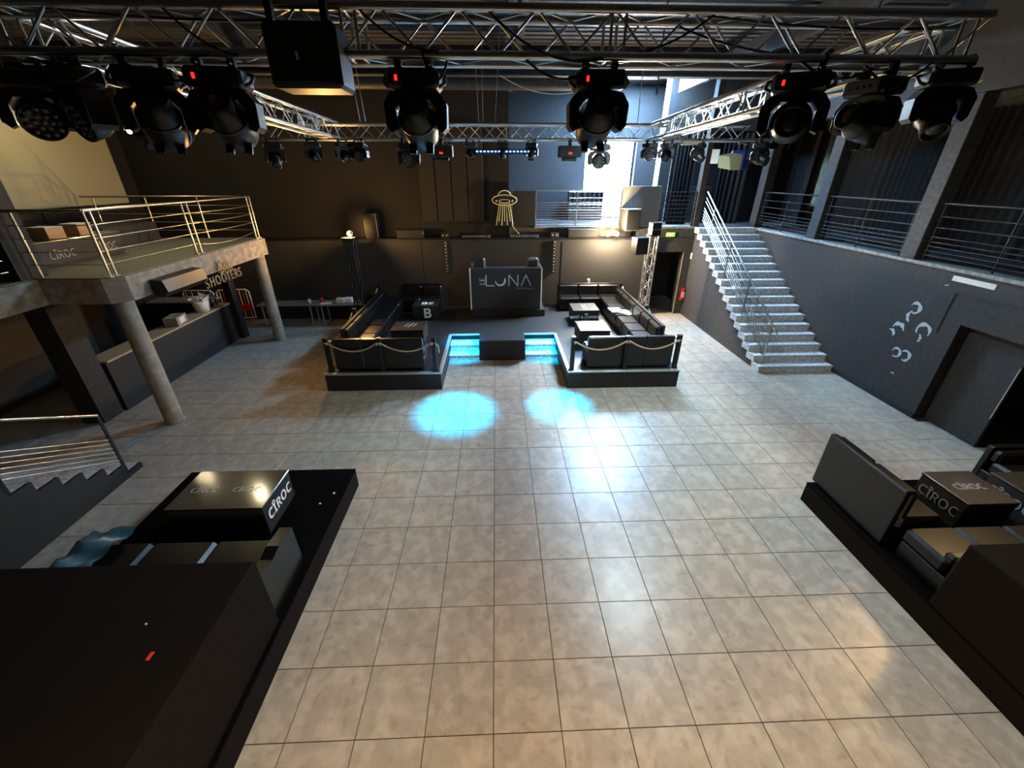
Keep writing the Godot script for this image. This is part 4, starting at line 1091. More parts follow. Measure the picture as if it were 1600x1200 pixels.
	part(t2, "top_print", box_st(Vector3(-0.06, 0.42, -0.26), Vector3(-0.02, 0.422, 0.24)), M.print_dim)
	part(t2, "top_print", box_st(Vector3(0.02, 0.42, -0.24), Vector3(0.05, 0.422, 0.20)), M.print_dim)
	var t3 := low_table("low black table with three slanted pale stripes on top", Vector3(-2.22, y, -8.50), 0.84, 0.74, 0.42, tg)
	for k in 3:
		var st := start()
		box_at(st, Vector3(-0.08 + 0.11 * k, 0.421, -0.04), Vector3(0.045, 0.003, 0.36 - 0.1 * absf(k - 1)), Basis(Vector3.UP, -0.25))
		part(t3, "top_stripe", st, M.print_dim)
	var t4 := low_table("low black table with a big white letter B on its side", Vector3(-2.08, y, -10.62), 0.78, 0.74, 0.42, tg)
	letters(t4, "side_lettering", "B", 0.30, M.print_white, Transform3D(Basis.IDENTITY, Vector3(0.05, 0.20, 0.366)), true)
	letters(t4, "top_lettering", "BE", 0.24, M.print_white, flat_up(Vector3(0.03, 0.423, 0.05)), true)
	# rope posts
	var post_at := [[Vector3(-3.64, y, -6.64), Vector3(-2.49, y, -6.60), Vector3(-1.31, y, -6.58)], [Vector3(1.74, y, -6.53), Vector3(2.94, y, -6.54), Vector3(4.10, y, -6.56)]]
	var proto: Node3D = null
	var sides := ["balcony", "staircase"]
	for q in 2:
		for k in 3:
			var lab: String = "square black rope post at the %s of the stage front, %s side" % [["outer corner", "middle", "inner corner"][k if q == 0 else 2 - k], sides[q]]
			if proto == null:
				proto = thing("rope_post", lab, "post", post_at[q][k], 0, "rope posts on the stage")
				part(proto, "shaft", box_st(Vector3(-0.045, 0.0, -0.045), Vector3(0.045, 0.78, 0.045), 0.006), M.black_metal)
				part(proto, "cap", box_st(Vector3(-0.052, 0.78, -0.052), Vector3(0.052, 0.80, 0.052), 0.005), M.black_metal)
				part(proto, "foot_plate", box_st(Vector3(-0.08, 0.0, -0.05), Vector3(0.08, 0.012, 0.05)), M.black_metal)
				part(proto, "hook", tube_st([Vector3(0, 0.70, 0.045), Vector3(0, 0.70, 0.075)], 0.014, 6), M.chrome)
			else: copy_of(proto, "rope_post", post_at[q][k], 0, lab)
		for k in 2:
			var a: Vector3 = post_at[q][k] + Vector3(0.03, 0.70, 0.06)
			var b: Vector3 = post_at[q][k + 1] + Vector3(-0.03, 0.70, 0.06)
			var lab2: String = "tan barrier rope sagging between %s posts of the stage front, %s side" % [["the outer and middle", "the middle and inner"][k if q == 0 else 1 - k], sides[q]]
			var r := thing("barrier_rope", lab2, "rope", Vector3.ZERO, 0, "barrier ropes on the stage")
			part(r, "strand", tube_st(sag(a, b, 0.20, 14), 0.018, 8), M.rope)
			for e in [a, b]: part(r, "end_cap", tube_st([e, e + Vector3(0, -0.05, 0)], 0.02, 8), M.trim)
	for e in [[Vector3(4.12, y, -8.85), "square black rope post halfway along the staircase edge of the stage"], [Vector3(4.12, y, -11.4), "square black rope post at the rear staircase corner of the stage"], [Vector3(-3.68, y, -8.8), "square black rope post halfway along the balcony edge of the stage"], [Vector3(-3.68, y, -11.4), "square black rope post at the rear balcony corner of the stage"]]:
		copy_of(proto, "rope_post", e[0], PI / 2, e[1])
	for e in [[4.17, -6.56, -8.85, "tan rope along the staircase edge of the stage, front half"], [4.17, -8.85, -11.4, "tan rope along the staircase edge of the stage, rear half"], [-3.73, -6.64, -8.8, "tan rope along the balcony edge of the stage, front half"], [-3.73, -8.8, -11.4, "tan rope along the balcony edge of the stage, rear half"]]:
		var r := thing("barrier_rope", e[3], "rope", Vector3.ZERO, 0, "barrier ropes on the stage")
		part(r, "strand", tube_st(sag(Vector3(e[0], y + 0.70, e[1] - 0.05), Vector3(e[0], y + 0.70, e[2] + 0.05), 0.24, 14), 0.018, 8), M.rope)
	for e in [[Vector3(-1.30, y + 0.5, -6.50), "dangling end of tan rope on the balcony side inner post"]]:
		single("rope_end", tube_st([e[0] + Vector3(0.04, 0.2, 0.02), e[0] + Vector3(0.10, 0.14, 0.03), e[0] + Vector3(0.11, -0.02, 0.03)], 0.018, 8), M.rope, e[1], "rope")
	single("drink_cup", tube_st([Vector3(3.1, y + 0.76, -11.66), Vector3(3.1, y + 0.88, -11.66)], [0.04, 0.05], 10), M.paper, "small pale cup left on the sofa back by the wall", "cup")

# ------------------------------------------------------------------ balcony side
func build_left() -> void:
	var o := thing("balcony", "concrete balcony slab with a carpeted top on round columns", "balcony", Vector3.ZERO, 0, "", "structure")
	var poly := PackedVector2Array([Vector2(-6.2, -10.12), Vector2(-6.2, -5.42), Vector2(-6.42, -5.2), Vector2(-7.42, -5.2), Vector2(-7.55, 3.9), Vector2(-10.7, 3.9), Vector2(-10.7, -10.12)])
	var flat := Transform3D(Basis(Vector3(1, 0, 0), Vector3(0, 0, 1), Vector3(0, -1, 0)), Vector3(0, 2.82, 0))
	var st := start()
	prism(st, poly, flat, 0.41)
	part(o, "slab", st, M.concrete)
	var inset := PackedVector2Array()
	for p in poly: inset.append(Vector2(minf(p.x, -6.24) if p.x > -7 else p.x - 0.04, clampf(p.y, -10.08, 3.9)))
	var s2 := start()
	prism(s2, inset, Transform3D(flat.basis, Vector3(0, 2.845, 0)), 0.03)
	part(o, "carpet_top", s2, M.mezz_carpet)
	for c in [[Vector3(-6.33, 0, -5.33), "round concrete column under the front corner of the balcony"], [Vector3(-6.36, 0, -9.86), "round concrete column under the far end of the balcony"]]:
		var t := thing("column", c[1], "column", c[0], 0, "round balcony columns", "structure")
		var sc := start()
		lathe(sc, [Vector2(0, 0), Vector2(0.17, 0), Vector2(0.155, 0.06), Vector2(0.15, 2.41), Vector2(0, 2.41)], Transform3D.IDENTITY, 22)
		part(t, "shaft", sc, M.concrete)
	structure("column", Vector3(-8.05, 0, -5.75), Vector3(-7.65, 2.42, -5.3), M.dark_wall, "dark square pillar beneath the balcony beside the bar", "column")
	structure("column", Vector3(-7.85, 2.85, -5.45), Vector3(-7.45, 7.1, -5.0), M.black_wall, "black square column rising from the balcony beside the screen", "column")
	# screen on the side wall
	var sc2 := thing("projection_screen", "large plain beige screen on the wall above the balcony", "screen", Vector3.ZERO)
	part(sc2, "sheet", box_st(Vector3(-10.62, 3.62, -11.62), Vector3(-10.58, 5.64, -6.6), 0.004), M.screen)
	part(sc2, "batten", box_st(Vector3(-10.66, 5.62, -11.66), Vector3(-10.56, 5.68, -6.56), 0.004), M.black_metal)
	part(sc2, "batten", box_st(Vector3(-10.66, 3.58, -11.66), Vector3(-10.56, 3.63, -6.56), 0.004), M.black_metal)
	# railing
	var r := thing("balcony_railing", "steel balcony railing with paired posts and thin cables", "railing")
	var x := -6.27
	part(r, "handrail", tube_st([Vector3(x, 3.86, -5.24), Vector3(x, 3.86, -10.02)], 0.024), M.steel)
	part(r, "handrail", tube_st([Vector3(x, 3.86, -5.24), Vector3(-7.45, 3.86, -5.24)], 0.024), M.steel)
	part(r, "handrail", tube_st([Vector3(x, 3.86, -10.02), Vector3(-10.5, 3.86, -10.02)], 0.024), M.steel)
	for z in [-5.36, -5.24, -7.44, -7.60, -9.86, -10.0]:
		part(r, "post", tube_st([Vector3(x, 2.84, z), Vector3(x, 3.85, z)], 0.020), M.steel)
		part(r, "post_base", tube_st([Vector3(x, 2.845, z), Vector3(x, 2.865, z)], 0.05), M.steel)
	for p in [Vector3(-7.35, 0, -5.24), Vector3(-7.6, 0, -10.02), Vector3(-8.9, 0, -10.02), Vector3(-10.2, 0, -10.02)]:
		part(r, "post", tube_st([Vector3(p.x, 2.84, p.z), Vector3(p.x, 3.85, p.z)], 0.020), M.steel)
	for k in 4:
		var yy := 3.65 - 0.2 * k
		part(r, "cable", tube_st(sag(Vector3(x, yy, -5.24), Vector3(x, yy, -7.5), 0.0, 2), 0.008, 6), M.steel)
		part(r, "cable", tube_st(sag(Vector3(x, yy, -7.5), Vector3(x, yy, -10.02), 0.10 if k == 3 else 0.02, 8), 0.008, 6), M.steel)
		part(r, "cable", tube_st([Vector3(x, yy, -5.24), Vector3(-7.45, yy, -5.24)], 0.008, 6), M.steel)
		part(r, "cable", tube_st([Vector3(x, yy, -10.02), Vector3(-10.5, yy, -10.02)], 0.008, 6), M.steel)
	# railing on the near run of the balcony
	var r2 := thing("balcony_railing", "steel balcony railing beyond the black column over the side stairs", "railing", Vector3.ZERO, 0, "")
	for k in 6: part(r2, "rail", tube_st([Vector3(-7.47, 3.86 - 0.17 * k, -4.9), Vector3(-7.52, 3.86 - 0.17 * k, -2.0)], 0.022 if k == 0 else 0.010, 6), M.steel)
	for z in [-4.7, -3.4, -2.1]: part(r2, "post", tube_st([Vector3(-7.5, 2.84, z), Vector3(-7.5, 3.86, z)], 0.02, 6), M.steel)
	# things on the balcony
	var t := low_table("low black table printed with white brand lettering on the balcony", Vector3(-8.25, 2.85, -6.75), 0.7, 1.9, 0.45, "")
	for k in 2: letters(t, "side_lettering", "CÎROC", 0.13, M.print_dim, Transform3D(Basis(Vector3.UP, PI / 2), Vector3(0.347, 0.2, 0.45 - 0.95 * k)))
	for e in [[Vector3(-8.15, 3.30, -6.45), 0.34, "open brown carton on the balcony table next to the column"], [Vector3(-8.15, 3.30, -7.05), 0.30, "closed brown carton on the balcony table next to the screen"]]:
		var c := thing("carton", e[2], "carton", e[0], 0, "cartons on the balcony table")
		part(c, "box", box_st(Vector3(-0.16, 0, -e[1] / 2), Vector3(0.16, 0.2, e[1] / 2), 0.004), M.card)
		part(c, "lid_flap", box_st(Vector3(-0.17, 0.2, -e[1] / 2 - 0.01), Vector3(0.17, 0.212, e[1] / 2 + 0.01)), M.paper)
	sofa_unit("balcony_sofa", "dark sofa against the wall below the beige screen, end near the column", Vector3(-10.4, 2.85, -4.9), PI / 2, 2.4, "sofas on the balcony", 0.75, 0.8)
	sofa_unit("balcony_sofa", "dark sofa against the wall below the beige screen, far end", Vector3(-10.4, 2.85, -7.4), PI / 2, 2.4, "sofas on the balcony", 0.75, 0.8)
	single("balcony_shelf", box_st(Vector3(-9.35, 2.85, -9.7), Vector3(-8.6, 3.3, -8.1), 0.01), M.stage_black, "low black bench on the balcony near the far railing", "bench")
	# speaker and sign on the fascia
	var sp := thing("fascia_speaker", "black wedge speaker mounted on the balcony edge", "speaker", Vector3(-6.16, 2.52, -6.35))
	var ps := start()
	prism(ps, PackedVector2Array([Vector2(0, -0.13), Vector2(0.16, -0.17), Vector2(0.24, -0.08), Vector2(0.20, 0.13), Vector2(0, 0.15)]), Transform3D(Basis.IDENTITY, Vector3(0, 0, -0.65)), 1.15)
	part(sp, "cabinet", ps, M.plastic)
	part(sp, "end_plate", box_st(Vector3(0.0, -0.14, 0.5), Vector3(0.20, 0.13, 0.515)), M.plastic)
	part(sp, "bracket", box_st(Vector3(-0.04, -0.05, -0.2), Vector3(0.0, 0.05, 0.2)), M.black_metal)
	var sg := thing("bar_sign", "metal BAR SHOOTERS lettering standing off the balcony edge", "sign", Vector3(-6.17, 2.40, -7.88))
	letters(sg, "sign_letter", "BAR", 0.19, M.sign_metal, Transform3D(Basis(Vector3.UP, PI / 2), Vector3(0.03, 0.06, -0.15)), true)
	letters(sg, "sign_letter", "SHOOTERS", 0.20, M.sign_metal, Transform3D(Basis(Vector3.UP, PI / 2), Vector3(0.03, -0.14, 0.0)), true)
	part(sg, "roof_mark", tube_st([Vector3(0.03, -0.02, 0.14), Vector3(0.03, 0.12, 0.14), Vector3(0.03, 0.24, 0.03), Vector3(0.03, 0.12, -0.08)], 0.012, 6), M.sign_metal)
	part(sg, "backing", box_st(Vector3(0.0, -0.2, -0.1), Vector3(0.012, -0.02, 0.1)), M.plastic_mid)
	# bar below
	var b := thing("bar_counter", "long dark bar counter with a pale wooden top under the balcony", "bar")
	part(b, "front_panel", box_st(Vector3(-7.72, 0.001, -9.95), Vector3(-7.60, 1.06, -5.8), 0.004), M.bar_front)
	part(b, "counter_top", box_st(Vector3(-8.06, 1.06, -9.95), Vector3(-7.56, 1.10, -5.8), 0.006), M.wood)
	part(b, "inner_shelf", box_st(Vector3(-8.15, 0.80, -9.9), Vector3(-7.72, 0.84, -5.85)), M.stage_black)
	part(b, "end_panel", box_st(Vector3(-8.1, 0.001, -9.98), Vector3(-7.60, 1.06, -9.93)), M.stage_black)
	structure("column", Vector3(-7.66, 0, -10.25), Vector3(-7.46, 2.41, -10.0), M.black_wall, "black square post at the far end of the bar", "column")
	single("back_counter", box_st(Vector3(-10.3, 0.001, -11.0), Vector3(-8.5, 0.95, -10.45), 0.01), M.stage_black, "black back counter standing behind the bar", "counter")
	single("counter_edge", box_st(Vector3(-10.3, 0.95, -11.02), Vector3(-8.48, 0.99, -10.43), 0.005), M.trim, "pale metal top lying on the back counter", "counter top")
	structure("wall_bar", Vector3(-10.7, 0, -8.2), Vector3(-10.0, 2.40, -5.0), M.bar_wall, "brown back wall behind the bar under the balcony")
	var bk := thing("ice_bucket", "white bucket stuffed with crumpled plastic on the bar", "bucket", Vector3(-7.80, 1.10, -9.15))
	var bs := start()
	lathe(bs, [Vector2(0, 0), Vector2(0.15, 0), Vector2(0.21, 0.30), Vector2(0.20, 0.30), Vector2(0.14, 0.02), Vector2(0, 0.02)], Transform3D.IDENTITY, 16)
	part(bk, "pail", bs, M.paper)
	for k in 6:
		var a := TAU * k / 6
		var cs := start()
		hexa(cs, [Vector3(cos(a) * 0.05, 0.2, sin(a) * 0.05), Vector3(cos(a) * 0.18, 0.24, sin(a) * 0.18), Vector3(cos(a + 0.7) * 0.2, 0.26, sin(a + 0.7) * 0.2), Vector3(cos(a + 0.9) * 0.05, 0.22, sin(a + 0.9) * 0.05), Vector3(cos(a) * 0.1, 0.38, sin(a) * 0.1), Vector3(cos(a) * 0.27, 0.42 + 0.04 * sin(k * 2.0), sin(a) * 0.27), Vector3(cos(a + 0.7) * 0.25, 0.36, sin(a + 0.7) * 0.25), Vector3(cos(a + 0.9) * 0.08, 0.40, sin(a + 0.9) * 0.08)])
		part(bk, "crumpled_plastic", cs, M.paper)
	var cb := thing("storage_box", "pale carton with a printed label lying on the bar", "carton", Vector3(-7.78, 1.10, -8.1), 0.2)
	part(cb, "box", box_st(Vector3(-0.15, 0, -0.24), Vector3(0.15, 0.2, 0.24), 0.005), M.concrete)
	part(cb, "label", box_st(Vector3(0.148, 0.03, -0.12), Vector3(0.153, 0.17, 0.12)), M.paper)
	for k in 4:
		var bo := start()
		lathe(bo, [Vector2(0, 0), Vector2(0.035, 0), Vector2(0.035, 0.16), Vector2(0.013, 0.21), Vector2(0.013, 0.27), Vector2(0, 0.27)], Transform3D.IDENTITY, 10)
		var bottle := single("bottle", bo, M.gloss, "small dark bottle on the bar between the bucket and the end post", "bottle", "bottles on the bar")
		bottle.position = Vector3(-7.86 + 0.07 * (k % 2), 1.10, -9.45 - 0.1 * k)
	# crowd barriers
	for e in [[Vector3(-8.45, 0, -11.62), 0.10, "red and white crowd barrier standing behind the end of the bar"], [Vector3(-9.5, 0, -11.55), -0.05, "red and white crowd barrier seen above the bar counter"]]:
		var f := thing("crowd_barrier", e[2], "barrier", e[0], e[1], "crowd barriers by the wall")
		var w := 0.98
		part(f, "frame", tube_st([Vector3(-w / 2, 0.12, 0), Vector3(-w / 2, 0.98, 0), Vector3(-w / 2 + 0.08, 1.06, 0), Vector3(w / 2 - 0.08, 1.06, 0), Vector3(w / 2, 0.98, 0), Vector3(w / 2, 0.12, 0), Vector3(-w / 2, 0.12, 0)], 0.02, 8), M.white)
		for k in 9: part(f, "upright", tube_st([Vector3(-w / 2 + w * (k + 1) / 10.0, 0.14, 0), Vector3(-w / 2 + w * (k + 1) / 10.0, 1.04, 0)], 0.011, 6), M.red if k % 2 == 1 else M.white)
		part(f, "red_board", box_st(Vector3(-w / 2 + 0.05, 0.35, 0.012), Vector3(w / 2 - 0.05, 0.58, 0.03), 0.004), M.red)
		for s in [-1, 1]: part(f, "foot", tube_st([Vector3(s * w * 0.38, 0.02, -0.28), Vector3(s * w * 0.38, 0.14, 0), Vector3(s * w * 0.38, 0.02, 0.28)], 0.018, 6), M.red)
	# long tables by the back wall
	var lt: Node3D = null
	for k in 2:
		var at := Vector3(-6.65 + 1.86 * k, 0, -11.42)
		var lab: String = ["grey-legged folding table with papers by the back wall near the barrier", "grey-legged folding table with clutter behind the stage sofa"][k]
		if lt == null:
			lt = thing("folding_table", lab, "table", at, 0, "folding tables by the back wall")
			part(lt, "table_top", box_st(Vector3(-0.90, 0.63, -0.3), Vector3(0.90, 0.67, 0.3), 0.006), M.table_grey)
			for sx in [-0.75, 0.75]:
				for sz in [-0.24, 0.24]: part(lt, "leg", tube_st([Vector3(sx, 0, sz), Vector3(sx, 0.63, sz)], 0.024, 8), M.trim)
		else: copy_of(lt, "folding_table", at, 0, lab)
	var clutter := [[Vector3(-5.95, 0.67, -11.35), "white paper cup standing on the folding table near the barrier", "cup"], [Vector3(-5.62, 0.67, -11.5), "short red can standing on the folding table edge", "can"], [Vector3(-5.42, 0.67, -11.3), "flat white paper sheet on the folding table edge", "paper"], [Vector3(-4.95, 0.67, -11.35), "white folded plastic tub on the cluttered table", "tub"], [Vector3(-4.72, 0.67, -11.42), "pale carton box on the cluttered folding table", "carton"], [Vector3(-4.05, 0.67, -11.4), "dark bottle crate on the cluttered folding table", "crate"]]
	for k in clutter.size():
		var e = clutter[k]
		var s3 := start()
		if e[2] == "paper": box_at(s3, Vector3(0, 0.006, 0), Vector3(0.34, 0.01, 0.22), Basis(Vector3.UP, 0.3))
		elif e[2] == "cup" or e[2] == "can": lathe(s3, [Vector2(0, 0), Vector2(0.04, 0), Vector2(0.05, 0.13), Vector2(0.045, 0.13), Vector2(0, 0.125)], Transform3D.IDENTITY, 12)
		elif e[2] == "crate":
			for q in [[-0.15, -0.14], [0.14, 0.15]]: bx(s3, Vector3(q[0], 0, -0.1), Vector3(q[1], 0.2, 0.1))
			bx(s3, Vector3(-0.15, 0, -0.1), Vector3(0.15, 0.2, -0.09)); bx(s3, Vector3(-0.15, 0, 0.09), Vector3(0.15, 0.2, 0.1)); bx(s3, Vector3(-0.15, 0, -0.1), Vector3(0.15, 0.01, 0.1))
		else: soft(s3, Vector3(-0.13, 0, -0.1), Vector3(0.13, 0.16, 0.1), 0.02)
		var c := single("table_" + e[2], s3, M.red if e[2] == "can" else (M.plastic_mid if e[2] == "crate" else M.paper), e[1], e[2], "clutter on the folding tables")
		c.position = e[0]
	# side stairs
	var ss := thing("side_stairs", "dark-sided stairs with grey tiled treads beside the balcony", "stairs")
	var fp := PackedVector2Array([Vector2(-3.90, 0.001)])
	for k in 13:
		var zz := -3.90 + 0.281 * k
		var top := 0.085 + 0.155 * k
		var st4 := start()
		bx(st4, Vector3(-7.3, maxf(0.002, top - 0.155), zz), Vector3(-5.93, top, zz + 0.30))
		part(ss, "step", st4, M.step)
		fp.append(Vector2(zz, top + 0.004))
		fp.append(Vector2(zz + 0.281, top + 0.004))
	fp.append(Vector2(-3.90 + 0.281 * 13, 0.001))
	var sf := start()
	prism(sf, fp, Transform3D(Basis(Vector3(0, 0, 1), Vector3(0, 1, 0), Vector3(1, 0, 0)), Vector3(-5.93, 0, 0)), 0.045)
	part(ss, "stringer", sf, M.stage_black)
	var sr := thing("side_stair_railing", "steel railing with thin sloping bars on the side stairs", "railing")
	var slope := 0.155 / 0.281
	var base := Vector3(-5.95, 0.20, -3.68)
	part(sr, "handrail", tube_st([base + Vector3(0, 0.93, 0), base + Vector3(0, 0.93 + slope * 3.0, 3.0)], 0.022), M.steel)
	for k in 6:
		var hh := 0.10 + 0.078 * k
		part(sr, "rail", tube_st([base + Vector3(0, hh, 0), base + Vector3(0, hh + slope * 3.0, 3.0)], 0.0085, 6), M.steel)
	for e in [0.0, 1.4, 2.8]: part(sr, "post", box_st(base + Vector3(-0.012, slope * e - 0.12, e - 0.02), base + Vector3(0.012, slope * e + 0.92, e + 0.02)), M.black_metal)
	# lamps above the balcony
	for e in [[Vector3(-9.3, 5.8, -8.8), "small warm ceiling spot above the balcony near the screen"], [Vector3(-6.5, 5.05, -7.1), "small warm hanging spot above the balcony railing"]]:
		var l := thing("balcony_lamp", e[1], "lamp", e[0], 0, "warm spots above the balcony")
		var bl := start()
		lathe(bl, [Vector2(0, -0.04), Vector2(0.03, -0.03), Vector2(0.04, 0.0), Vector2(0.03, 0.03), Vector2(0, 0.04)], Transform3D.IDENTITY, 12)
		part(l, "bulb", bl, M.balcony_bulb)
		part(l, "pendant_rod", tube_st([Vector3(0, 0.04, 0), Vector3(0, 7.1 - e[0].y, 0)], 0.008, 6), M.black_metal)
		var cap := start()
		lathe(cap, [Vector2(0.075, 0.02), Vector2(0.04, 0.09), Vector2(0.01, 0.10), Vector2(0.01, 0.09), Vector2(0.035, 0.08), Vector2(0.068, 0.02)], Transform3D.IDENTITY, 14)
		part(l, "shade", cap, M.black_metal)
	structure("floor_end_gallery", Vector3(-7.4, 2.56, 1.36), Vector3(8.4, 2.86, 4.0), M.dark_wall, "upper gallery floor at the end of the hall", "floor")
	var pl := thing("strip_lamp", "long warm strip lamp under the end gallery", "lamp", Vector3(0.8, 2.46, 1.77))
	part(pl, "diffuser", box_st(Vector3(-3.0, 0.0, -0.12), Vector3(3.0, 0.03, 0.12)), M.panel_glow)
	part(pl, "housing", box_st(Vector3(-3.02, 0.03, -0.14), Vector3(3.02, 0.10, 0.14), 0.01), M.white)
	var gl := thing("gallery_lamp", "warm lamp on a bracket in front of the gallery column", "lamp", Vector3(8.25, 4.80, -3.05))
	var gb := start()
	lathe(gb, [Vector2(0, -0.12), Vector2(0.09, -0.08), Vector2(0.13, 0.0), Vector2(0.09, 0.08), Vector2(0, 0.12)], Transform3D.IDENTITY, 14)
	part(gl, "bulb", gb, M.balcony_bulb)
	part(gl, "bracket", tube_st([Vector3(0, 0.12, 0), Vector3(0, 0.25, 0), Vector3(0.14, 0.25, -0.2)], 0.015, 6), M.black_metal)

# ------------------------------------------------------------------ raised corners next to the dance floor
func build_platforms() -> void:
	for e in [["platform", "low black carpeted platform with the wide printed table", Vector3(-4.6, 0.001, -3.31), Vector3(-2.13, 0.325, 2.0)], ["platform", "low black carpeted platform with the leather sofas and printed cubes", Vector3(4.61, 0.001, -2.76), Vector3(8.35, 0.325, 2.0)]]:
		var o := thing(e[0], e[1], "platform", Vector3.ZERO, 0, "carpeted platforms")
		part(o, "carpet_top", box_st(Vector3(e[2].x, 0.30, e[2].z), Vector3(e[3].x, 0.325, e[3].z), 0.008), M.carpet)
		part(o, "carpet_side", box_st(e[2] + Vector3(0.006, 0, 0.006), Vector3(e[3].x - 0.006, 0.30, e[3].z - 0.006)), M.box_paint)
	for e in [["large dark brown block standing on the platform of the wide table", Vector3(-5.3, 0.325, -0.90), Vector3(-2.17, 1.19, 1.9)], ["large brown painted block standing at the platform of the leather sofas", Vector3(4.60, 0.325, -0.85), Vector3(8.3, 1.19, 1.9)]]:
		var o := thing("seat_block", e[0], "block", Vector3.ZERO, 0, "large painted blocks")
		part(o, "body", box_st(e[1], e[2], 0.012), M.box_paint)
	# debris on the block
	single("red_tag", box_st(Vector3(-2.52, 1.19, -0.10), Vector3(-2.495, 1.20, -0.04), 0.002), M.red_tag, "tiny orange-red tag lying on the dark brown block", "tag")
	single("litter_scrap", tube_st([Vector3(-2.72, 1.19, -0.32), Vector3(-2.72, 1.20, -0.32)], 0.008), M.paper, "tiny white scrap lying on the dark brown block", "litter")
	for e in [[Vector3(-2.28, 0.325, -2.76), 0.016], [Vector3(-2.40, 0.325, -2.56), 0.012], [Vector3(-2.34, 0.325, -1.35), 0.013]]:
		single("litter_scrap", tube_st([e[0], e[0] + Vector3(0.02, 0.008, 0.01)], e[1], 6), M.paper, "tiny white scrap lying on the carpet of the wide table's platform", "litter", "scraps on the platform")
	# wide table on the balcony-side platform
	var t := low_table("wide glossy black table with white lettering on top and side", Vector3(-3.35, 0.325, -2.36), 1.16, 0.72, 0.47, "")
	letters(t, "top_lettering", "CÎROC", 0.085, M.print_grey, flat_up(Vector3(-0.30, 0.471, 0.02)))
	letters(t, "top_lettering", "CÎROC", 0.085, M.print_grey, flat_up(Vector3(0.22, 0.471, 0.02)))
	letters(t, "side_lettering", "CÎROC", 0.14, M.print_white, Transform3D(Basis(Vector3.UP, PI / 2), Vector3(0.577, 0.26, 0.0)), true)
	sofa_unit("platform_sofa", "low black leather sofa backed against the dark brown block", Vector3(-2.36, 0.325, -0.92), PI, 2.05, "leather sofas on the platforms", 0.66, 0.62)
	var arm := start()
	prism(arm, PackedVector2Array([Vector2(-0.93, 0.33), Vector2(-0.93, 0.95), Vector2(-1.15, 0.90), Vector2(-1.30, 0.93), Vector2(-1.58, 0.90), Vector2(-1.60, 0.33)]), Transform3D(Basis(Vector3(0, 0, 1), Vector3(0, 1, 0), Vector3(1, 0, 0)), Vector3(-2.34, 0, 0)), 0.13)
	single("sofa_armrest", arm, M.leather, "black leather arm bolster at the end of the low sofa", "bolster")
	# teal sheet
	var ts := start()
	ts.set_smooth_group(1)
	var g := []
	for i in 15:
		var row := []
		for j in 9:
			var u := i / 14.0
			var v := j / 8.0
			row.append(Vector3(-5.0 + 0.95 * u, 0.40 + 0.41 * smoothstep(0.05, 0.62, u) + 0.03 * sin(u * 17.0 + v * 5.0) + 0.025 * sin(v * 13.0 - u * 4.0), -1.72 + 0.60 * v + 0.03 * sin(u * 11.0)))
		g.append(row)
	for i in 14:
		for j in 8:
			var c: Vector3 = (g[i][j] + g[i + 1][j + 1]) * 0.5
			face(ts, [g[i][j], g[i + 1][j], g[i + 1][j + 1], g[i][j + 1]], c - Vector3(0, 1, 0))
			face(ts, [g[i][j] - Vector3(0, 0.006, 0), g[i + 1][j] - Vector3(0, 0.006, 0), g[i + 1][j + 1] - Vector3(0, 0.006, 0), g[i][j + 1] - Vector3(0, 0.006, 0)], c + Vector3(0, 1, 0))
	single("plastic_sheet", ts, M.teal, "crumpled teal plastic sheet over the end of the low sofa", "sheet")
	# right platform
	sofa_unit("platform_sofa", "black leather sofa with a tall plain back along the platform edge", Vector3(4.69, 0.325, -1.60), PI / 2, 1.18, "leather sofas on the platforms", 0.66, 0.84)
	sofa_unit("platform_sofa", "black leather sofa with rounded seat pads against the brown painted block", Vector3(7.6, 0.325, -0.87), PI, 2.85, "leather sofas on the platforms", 0.62, 0.55)
	sofa_unit("platform_sofa", "black leather sofa at the wall end behind the printed cubes", Vector3(7.05, 0.325, -2.75), 0.0, 1.2, "leather sofas on the platforms", 0.4, 0.62)
	var cg := "printed black cubes"
	var c1 := low_table("black cube table with lettering next to the tall sofa back", Vector3(6.10, 0.325, -2.06), 0.66, 0.62, 0.475, cg)
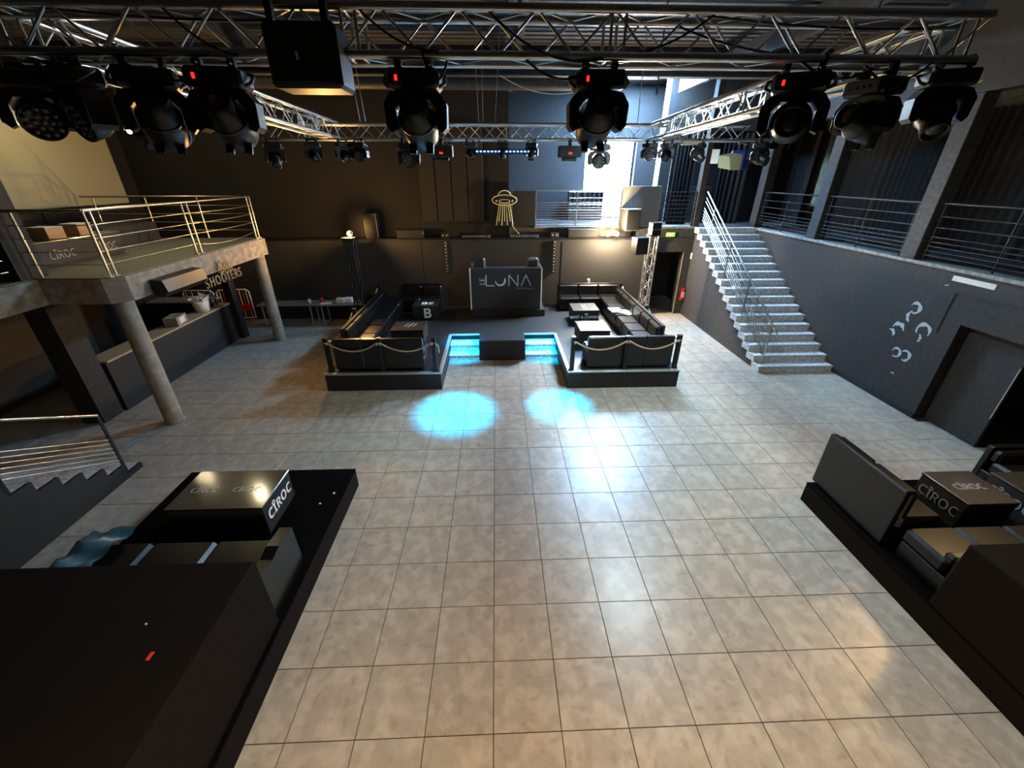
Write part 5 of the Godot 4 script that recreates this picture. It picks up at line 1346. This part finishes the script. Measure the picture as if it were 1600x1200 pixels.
	letters(c1, "side_lettering", "CÎROC", 0.13, M.print_grey, Transform3D(Basis(Vector3.UP, -PI / 2), Vector3(-0.327, 0.27, 0.0)))
	letters(c1, "top_lettering", "CÎROC", 0.10, M.print_grey, flat_up(Vector3(0.0, 0.476, 0.0)))
	var c2 := low_table("black cube table with lettering beside the wall end sofa", Vector3(7.02, 0.325, -2.02), 0.66, 0.62, 0.475, cg)
	letters(c2, "side_lettering", "CÎROC", 0.13, M.print_grey, Transform3D(Basis(Vector3.UP, -PI / 2), Vector3(-0.327, 0.27, 0.0)))
	letters(c2, "top_lettering", "CÎROC", 0.10, M.print_grey, flat_up(Vector3(0.0, 0.476, 0.0)))

func more_materials() -> void:
	M.dark_wall_back = M.dark_back
	M.rail_grey = mat(Color(0.34, 0.35, 0.37), 0.45, 0.5)
	M.scar = mat(Color(0.62, 0.63, 0.66), 0.85)
	M.wash_lens = mat(Color(0.35, 0.34, 0.31), 0.15)
	M.booth = mat(Color(0.155, 0.16, 0.165), 0.6)
	M.profile = mat(Color(0.88, 0.88, 0.86), 0.35)
	M.print_dim = mat(Color(0.50, 0.50, 0.50), 0.4)
	M.screen = mat(Color(0.58, 0.555, 0.46), 0.85)
	M.sign_metal = mat(Color(0.45, 0.43, 0.38), 0.4, 0.6)
	M.bar_wall = mat(Color(0.20, 0.17, 0.12), 0.7)
	M.table_grey = mat(Color(0.42, 0.42, 0.42), 0.5)
	M.balcony_bulb = glow(Color(1.0, 0.85, 0.58), 8.0)
	M.panel_glow = glow(Color(1.0, 0.88, 0.68), 3.0)
	M.pale_wall = mat(Color(0.46, 0.455, 0.44), 0.7)
	M.bar_front = mat(Color(0.10, 0.098, 0.096), 0.7)
	M.box_paint.metallic_specular = 0.2
	M.carpet.metallic_specular = 0.1
	M.red_tag = mat(Color(0.85, 0.20, 0.10), 0.5)

func _ready() -> void:
	rng.seed = 7
	camera_and_light()
	make_materials()
	M.dark_back = mat(Color(0.155, 0.153, 0.155), 0.6)
	more_materials()
	build_shell()
	build_right()
	build_back()
	build_rig()
	build_stage()
	build_left()
	build_platforms()
